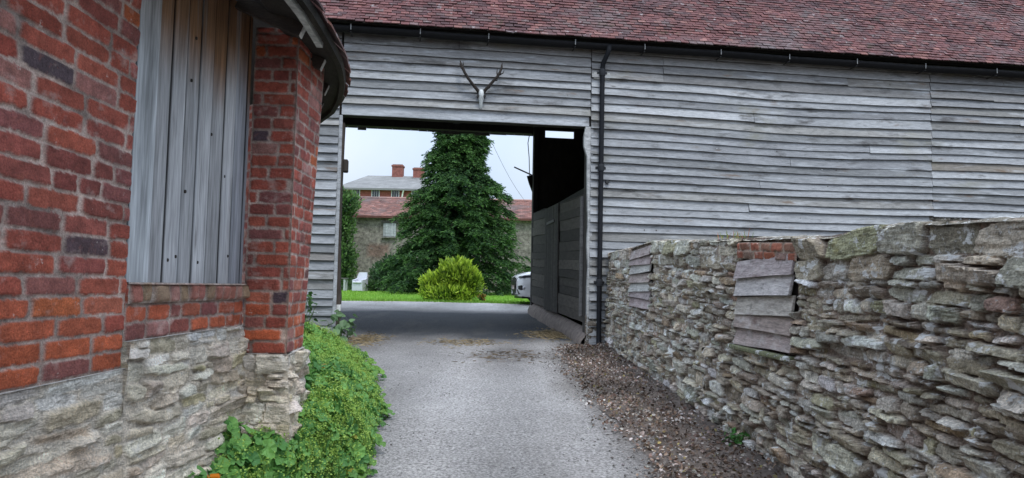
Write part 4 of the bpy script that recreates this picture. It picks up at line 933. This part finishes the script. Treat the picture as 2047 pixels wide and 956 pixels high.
for (cx, cy, rx, ry, n) in ((.95, 14.6, .55, .8, 1500), (-2.65, 13.3, .35, .8, 700), (-.8, 13.2, .7, .5, 420), (.0, 11.6, .7, .7, 260)):
    x = cx + RS.normal(size=n) * rx * .5; y = cy + RS.normal(size=n) * ry * .5; z = gza(y) + .012 + RS.rand(n) * .02
    th = RS.rand(n) * 6.28; d = np.stack([np.cos(th), np.sin(th), RS.normal(size=n) * .12], -1)
    cc = lerp((.24, .18, .10), (.40, .32, .19), RS.rand(n)[:, None]) if cy > 13 else lerp((.09, .07, .05), (.2, .15, .1), RS.rand(n)[:, None])
    blades(mb, np.stack([x, y, z], -1), d, RS.uniform(.05, .14, n), np.full(n, .012), cc)
tag(mb.build('straw', MT['litter']), 'loose straw scattered at the passage mouth', 'straw', kind='stuff')
# grass blades on the lawn
n = 26000; x = RS.uniform(-9.5, 3.5, n); y = 22.3 + 16 * RS.rand(n) ** 1.6; ok = y > np.array([yend(a) for a in x]) - .1 + .15 * RS.rand(n); x, y = x[ok], y[ok]; n = len(x); mb = MB()
hh = np.where(y < 23.2, RS.uniform(.03, .10, n), RS.uniform(.03, .06, n))
pt = .5 + .5 * fbm(np.stack([x * .8, y * .6, x * 0], -1))
blades(mb, np.stack([x, y, gza(y) - .03], -1), np.stack([RS.normal(size=n) * .4, RS.normal(size=n) * .4, np.ones(n)], -1), hh + .03, np.full(n, .03), lerp((.16, .34, .04), (.28, .46, .07), np.clip(pt + .3 * RS.normal(size=n), 0, 1)[:, None]))
tag(mb.build('grass', MT['leaf']), 'short bright green lawn grass beyond the gravel', 'grass', kind='stuff')

# conifer
def conifer(base, H, rad, label, nb=780):
    root = thing('conifer_tree', tuple(base), label, 'tree'); bx, by, bz = base; mb = MB()
    mb.tube([(bx, by, bz - .1), (bx + .05, by, bz + 3), (bx, by, bz + 7), (bx, by, bz + H)], [.28, .22, .14, .02], 9, (.08, .06, .045))
    SP_, SD, SL_, ST_ = [], [], [], []
    for i in range(nb):
        f = (i + random.random()) / nb; f = f ** .82; z = bz + .15 + f * (H - .2); a = i * 2.399 + random.uniform(-.4, .4)
        rr = float(np.interp(z - bz, rad[0], rad[1])) * (1 + .34 * n1(math.cos(a) * 1.4, math.sin(a) * 1.4, z * .8) + random.uniform(-.14, .08))
        d = np.array([math.cos(a), math.sin(a), 0]); P0 = np.array([bx, by, z + .25 * rr]); droop = random.uniform(.12, .45)
        pts = [P0 + d * rr * k + ZU * (-.10 * rr * k - droop * rr * k ** 2 + .22 * rr * max(0, k - .8)) for k in np.linspace(0, 1, 6)]
        if i % 3 == 0: mb.tube(pts, np.linspace(.03, .008, 6), 4, (.07, .055, .04), cap=False)
        ns = int(9 + rr * 14)
        for j in range(ns):
            k = 1 - (random.random() ** 1.4) * .9; p = P0 + d * rr * k + ZU * (-.10 * rr * k - droop * rr * k ** 2 + .22 * rr * max(0, k - .8))
            side = random.uniform(-1, 1); t_ = np.array([-d[1], d[0], 0]); dd = d * (.8 - .3 * abs(side)) + t_ * side * .9 + ZU * random.uniform(-.5, .12)
            SP_.append(p + RS.normal(size=3) * .05); SD.append(dd); SL_.append(random.uniform(.22, .42) * (.6 + .4 * min(1, rr / 2))); ST_.append(k)
    mb.build('trunk', MT['bark'], root)
    SP_, SD, SL_, ST_ = np.array(SP_), np.array(SD), np.array(SL_), np.array(ST_); SD /= np.linalg.norm(SD, axis=1)[:, None]
    mb = MB(); k = 12; f = np.tile(np.linspace(.05, 1, k), len(SP_)); Pp = np.repeat(SP_, k, 0); Dp = np.repeat(SD, k, 0); Lp = np.repeat(SL_, k)
    C = Pp + Dp * (Lp * f)[:, None] - ZU * (.10 * f ** 2)[:, None]; sgn = np.where(np.arange(len(C)) % 2 == 0, 1, -1)
    sd_ = np.cross(Dp, ZU + RS.normal(size=Dp.shape) * .3); dir_ = Dp * .8 + sd_ * (sgn * .7)[:, None] + RS.normal(size=Dp.shape) * .25 - ZU * .15
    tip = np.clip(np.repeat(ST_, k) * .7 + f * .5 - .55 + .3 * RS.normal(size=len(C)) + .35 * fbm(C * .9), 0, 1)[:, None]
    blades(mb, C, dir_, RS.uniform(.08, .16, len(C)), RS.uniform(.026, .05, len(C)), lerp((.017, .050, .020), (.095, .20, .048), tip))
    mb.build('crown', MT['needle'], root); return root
conifer((-2.55, 34, gz(34)), 11.8, ([0, .6, 1.5, 2.7, 4.1, 4.9, 5.3, 5.7, 6.3, 7.5, 9.2, 11, 11.8], [2.45, 2.8, 2.85, 2.7, 2.4, 2.1, 1.75, 1.4, 1.3, 1.2, .95, .4, .03]), 'tall dark green conifer on the lawn, seen through the passage')
# shrubs as leafy clumps on stems
def shrub(name, blobs, n, size, cols, label, cat='shrub', up_=.6, asp=.4, tall=0.0, stemc=(.07, .055, .04), kind='blade', trunk=False):
    base = (blobs[0][0], blobs[0][1], gz(blobs[0][1])); root = thing(name, base, label, cat); mb = MB(); tot = sum(b[3] * b[4] for b in blobs)
    for (cx, cy, cz, rx, rz) in blobs:
        for k in range(5):
            a = random.uniform(0, 6.28); q = (cx + rx * .6 * math.cos(a), cy + rx * .6 * math.sin(a), cz + rz * random.uniform(-.2, .6)); mb.tube([base, ((base[0] + q[0]) / 2, (base[1] + q[1]) / 2, (base[2] + q[2]) / 2 + .1), q], [.05 if trunk else .02, .018, .008], 5, stemc, cap=False)
    mb.build('trunk' if trunk else 'stem', MT['bark'], root); mb = MB()
    for (cx, cy, cz, rx, rz) in blobs:
        m = int(n * rx * rz / tot); v = RS.normal(size=(m, 3)); v /= np.linalg.norm(v, axis=1)[:, None]; rr = RS.rand(m) ** .45
        lump = 1 + .30 * fbm(v * 2.3 + cx) + .12 * vn(v * 6 + cz); C = np.array([cx, cy, cz]) + v * (rr * lump)[:, None] * np.array([rx, rx, rz])
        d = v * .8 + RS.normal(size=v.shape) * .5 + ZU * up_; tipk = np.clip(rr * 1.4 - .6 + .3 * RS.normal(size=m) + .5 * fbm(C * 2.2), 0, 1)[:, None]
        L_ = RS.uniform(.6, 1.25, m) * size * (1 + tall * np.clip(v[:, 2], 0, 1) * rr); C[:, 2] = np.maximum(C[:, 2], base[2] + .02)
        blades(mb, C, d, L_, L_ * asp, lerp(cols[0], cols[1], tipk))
    mb.build('foliage' if not trunk else 'crown', MT['leaf'], root); return root
g24 = gz(24)
shrub('golden_shrub', [(-1.78, 24, g24 + .60, .66, .74), (-2.60, 23.9, g24 + .40, .42, .42), (-2.2, 23.9, g24 + .45, .4, .5), (-1.33, 23.9, g24 + .50, .42, .48), (-2.0, 23.75, g24 + .2, .9, .26)], 13000, .10, ((.045, .12, .015), (.46, .62, .06)), 'golden-green spiky shrub at the edge of the lawn before the conifer', up_=.9, asp=.33, tall=1.1)
g36 = gz(36)
shrub('dark_shrub', [(-6.0, 37, g36 + .9, .9, 1.0), (-5.2, 36.5, g36 + .8, .9, .9), (-6.7, 38, g36 + .8, .7, .7)], 7000, .16, ((.018, .045, .02), (.06, .13, .045)), 'dark rounded shrub between the white chair and the conifer', asp=.5)
shrub('low_shrub', [(-6.9, 36.5, g36 + .25, .8, .3), (-7.9, 38.5, g36 + .3, 1.1, .35)], 3000, .12, ((.02, .05, .02), (.07, .14, .04)), 'low dark green planting behind the white chair', asp=.5)
shrub('low_shrub', [(.2, 39.5, g36 + .5, .9, .6), (.9, 40.5, g36 + .7, .7, .7)], 3000, .13, ((.02, .045, .02), (.06, .11, .04)), 'low scrubby shrub at the foot of the shed wall right of the conifer', asp=.5)
shrub('ivy_tree', [(-9.45, 40, 2.9, .9, 1.7), (-9.5, 40.2, 4.9, .75, 1.2), (-9.3, 40.1, 6.1, .85, .8), (-9.9, 40, 2, .9, 1.0)], 11000, .17, ((.03, .075, .03), (.14, .25, .07)), 'slim ivy-clad tree by the shed, beside the left post', 'tree', asp=.55, trunk=True)
shrub('orange_flower', [(-.93, 23.6, g24 + .12, .12, .12)], 130, .07, ((.05, .1, .02), (.55, .22, .04)), 'small orange flower clump right of the golden shrub', 'flower', asp=.6)

# garden chair and table
ch = thing('garden_chair', (-7.47, 36, gz(36)), 'pale grey woven garden armchair on the lawn', 'chair'); cz = gz(36) - .01; cx, cy = -7.47, 36.0; wc = (.55, .56, .62)
th_ = R(-19); ax = (np.array([math.cos(th_), math.sin(th_), 0]), np.array([-math.sin(th_), math.cos(th_), 0]), ZU)
def cl_(x, y, z): return np.array([cx, cy, cz]) + x * ax[0] + y * ax[1] + ZU * z
mb = MB(); mb.box(cl_(0, -.05, .21), (.54, .50, .40), ax, wc, bev=.03); mb.build('base', MT['wicker'], ch)
mb = MB(); mb.box(cl_(0, -.1, .44), (.50, .52, .08), ax, (.6, .6, .66), bev=.03); mb.build('seat', MT['wicker'], ch)
mb = MB(); rows = []
for z in np.linspace(.4, .95, 7):
    k = (z - .4) / .55; wv4 = .30 - .05 * k - .04 * max(0, k - .75) * 4; yb = .17 + .14 * k
    rows.append([cl_(x * wv4, yb - .10 * abs(x) ** 3 * (1 - k * .5) - (.03 if s_ else 0) + (.03 if not s_ else 0), z) for s_, rng in ((0, np.linspace(-1, 1, 9)), (1, np.linspace(1, -1, 9))) for x in rng])
mb.grid(rows, wc, close=True); b_ = (6) * 18; mb.f.append(list(range(b_, b_ + 18))); mb.m.append(0); mb.build('backrest', MT['wicker'], ch, smooth=False)
for sx in (-1, 1):
    mb = MB(); mb.grid([[cl_(sx * .29, -.29, .02), cl_(sx * .29, -.30, .55), cl_(sx * .22, -.30, .55), cl_(sx * .22, -.29, .02)], [cl_(sx * .30, 0, .02), cl_(sx * .30, 0, .60), cl_(sx * .23, 0, .60), cl_(sx * .23, 0, .02)], [cl_(sx * .30, .22, .02), cl_(sx * .29, .24, .68), cl_(sx * .22, .24, .68), cl_(sx * .23, .22, .02)]], wc, close=True)
    mb.f.append([0, 1, 2, 3]); mb.m.append(0); mb.build('armrest', MT['wicker'], ch)
gt = thing('garden_table', (-8.55, 36.2, gz(36)), 'low garden table half hidden behind the left post', 'table'); mb = MB(); mb.box((-8.55, 36.2, cz + .62), (.75, .6, .05), tint=(.14, .13, .13), bev=.01); mb.build('tabletop', MT['old_wood'], gt)
for sx in (-1, 1):
    for sy in (-1, 1): mb = MB(); mb.box((-8.55 + sx * .3, 36.2 + sy * .22, cz + .3), (.09, .09, .6), tint=(.42, .43, .45), bev=.008); mb.build('leg', MT['wicker'], gt)

# ------------------------------------------------------------ white car
HB = R(9); CD = np.array([-math.cos(HB), -math.sin(HB), 0]); CS = np.array([-CD[1], CD[0], 0])   # forward, left
cc0 = np.array([.07, 22.45, 0]) - CD * 2.25; cc0[2] = gz(22.4) + .0
car = thing('parked_car', tuple(cc0), 'white car parked on the yard, its nose showing past the passage wall', 'car')
def cw(x, y, z): return cc0 + CD * x + CS * y + ZU * z
st_x = [-2.2, -2.15, -2.0, -1.6, -1.0, -.3, .4, .85, 1.2, 1.55, 1.8, 1.98, 2.1, 2.19, 2.24]
st_w = [.70, .82, .88, .91, .92, .92, .92, .92, .915, .905, .885, .84, .76, .63, .46]
st_t = [.95, 1.0, 1.02, 1.03, 1.03, 1.03, 1.04, 1.06, 1.035, .995, .96, .925, .885, .845, .80]
st_b = [.38, .30, .26, .22, .20, .20, .20, .20, .20, .20, .20, .21, .22, .25, .30]
rows = []
for x, w0, t0, b0 in zip(st_x, st_w, st_t, st_b):
    hgt = t0 - b0; half = [(.0, b0), (.75 * w0, b0), (.93 * w0, b0 + .06 * hgt), (.985 * w0, b0 + .3 * hgt), (w0, b0 + .55 * hgt), (.985 * w0, b0 + .78 * hgt), (.93 * w0, t0 - .05 * hgt), (.84 * w0, t0), (.4 * w0, t0 + .025), (0, t0 + .03)]
    ring = [cw(x, y, z) for y, z in half] + [cw(x, -y, z) for y, z in half[-2:0:-1]]; rows.append(ring)
mb = MB(); mb.grid(rows, (.78, .79, .8), close=True, flip=False); nr_ = len(rows[0]); mb.f.append(list(range(nr_))); mb.m.append(0); b_ = (len(rows) - 1) * nr_; mb.f.append(list(range(b_, b_ + nr_))[::-1]); mb.m.append(0)
body = mb.build('body', MT['car_paint'], car, smooth=True)
gx = [-2.1, -1.75, -1.2, -.4, .3, .95]; gzv = [1.03, 1.45, 1.62, 1.67, 1.60, 1.07]; gw = [.8, .70, .66, .66, .67, .80]
rows = []
for x, z, w0 in zip(gx, gzv, gw): rows.append([cw(x, -.86, 1.02), cw(x, -w0 - .04, (1.02 + z) / 2 + .05), cw(x, -w0 + .05, z - .03), cw(x, 0, z), cw(x, w0 - .05, z - .03), cw(x, w0 + .04, (1.02 + z) / 2 + .05), cw(x, .86, 1.02)])
mb = MB(); mb.grid(rows, (.02, .024, .028)); mb.build('windows', MT['glass'], car, smooth=True)
mb = MB(); rows = [[cw(x, y * w0, z + .008 - .03 * abs(y) ** 3) for y in np.linspace(-.95, .95, 7)] for x, z, w0 in zip([-1.85, -1.2, -.4, .3], [1.45, 1.625, 1.675, 1.605], [.68, .66, .66, .66])]
mb.grid(rows, (.78, .79, .8)); mb.build('roof', MT['car_paint'], car, smooth=True)
for sx in (1.35, -1.32):
    for sy in (-1, 1):
        mb = MB(); mb.tube([cw(sx, sy * .70, .35), cw(sx, sy * .90, .35), cw(sx, sy * .935, .35)], [.35, .35, .32], 22, (.02, .02, .02)); wh = mb.build('wheel', MT['rubber'], car)
        mb = MB(); mb.tube([cw(sx, sy * .90, .35), cw(sx, sy * .942, .35)], [.24, .23], 18, (.5, .5, .52)); mb.build('rim', MT['metal'], wh)
def xsurf(y, z=.6): 
    y = abs(y); return float(np.interp(y, np.array(st_w)[::-1][:8], np.array(st_x)[::-1][:8]))
def patch_(name, pts, m, tint, off=.02, parent=car):
    """front-face plate: (y,z) outline wrapped on the nose"""
    mb = MB(); pts = np.array(pts, float); c = pts.mean(0); outl = [cw(xsurf(y) + off - .05 * max(0, z - .72) * 2, y, z) for y, z in pts]; inn = [cw(xsurf(y) - .08, y, z) for y, z in pts]; cen = cw(xsurf(c[0]) + off, *c); n = len(pts)
    F = [(2 * n, i, (i + 1) % n) for i in range(n)] + [(i, n + i, n + (i + 1) % n, (i + 1) % n) for i in range(n)]
    mb.add(outl + inn + [cen], F, tint); return mb.build(name, m, parent)
patch_('grille', [(-.52, .80), (-.30, .81), (0, .82), (.30, .81), (.52, .80), (.46, .66), (.36, .58), (0, .57), (-.36, .58), (-.46, .66)], MT['black_plastic'], (.015, .015, .017), .012)
patch_('lower_grille', [(-.58, .44), (-.3, .45), (0, .45), (.3, .45), (.58, .44), (.66, .30), (.4, .26), (0, .25), (-.4, .26), (-.66, .30)], MT['black_plastic'], (.015, .015, .017), .014)
for sy in (-1, 1):
    patch_('headlight', [(sy * .56, .82), (sy * .68, .85), (sy * .80, .87), (sy * .875, .88), (sy * .875, .81), (sy * .78, .785), (sy * .66, .78)], MT['glass'], (.05, .055, .065), .016)
    fh = patch_('fog_lamp', [(sy * .62, .55), (sy * .74, .57), (sy * .80, .53), (sy * .80, .45), (sy * .72, .42), (sy * .63, .45)], MT['black_plastic'], (.012, .012, .014), .014)
    mb = MB(); mb.tube([cw(xsurf(.78) - .02, sy * .80, .49), cw(xsurf(.78) + .03, sy * .80, .49)], .045, 12, (.6, .6, .62)); mb.build('lamp_lens', MT['metal'], fh)
    mb = MB(); mb.box(cw(.75, sy * 1.0, 1.08), (.12, .2, .14), (CD, CS, ZU), (.78, .79, .8), bev=.03); mb.build('mirror', MT['car_paint'], car)
mb = MB(); mb.box(cw(1.75, 0, .2), (.7, 1.4, .05), (CD, CS, ZU), (.02, .02, .02)); mb.build('undertray', MT['black_plastic'], car)

# thin overhead wire, seen against the sky right of the conifer
mb = MB(); a, b = np.array([-1.2, 40, 9.6]), np.array([.9, 44.8, 6.8]); mb.tube([a * (1 - k) + b * k - ZU * .25 * math.sin(math.pi * k) for k in np.linspace(0, 1, 10)], .012, 5, (.25, .27, .3))
tag(mb.build('overhead_wire', MT['black_plastic']), 'thin grey wire sloping down to the shed roof, against the sky', 'wire')
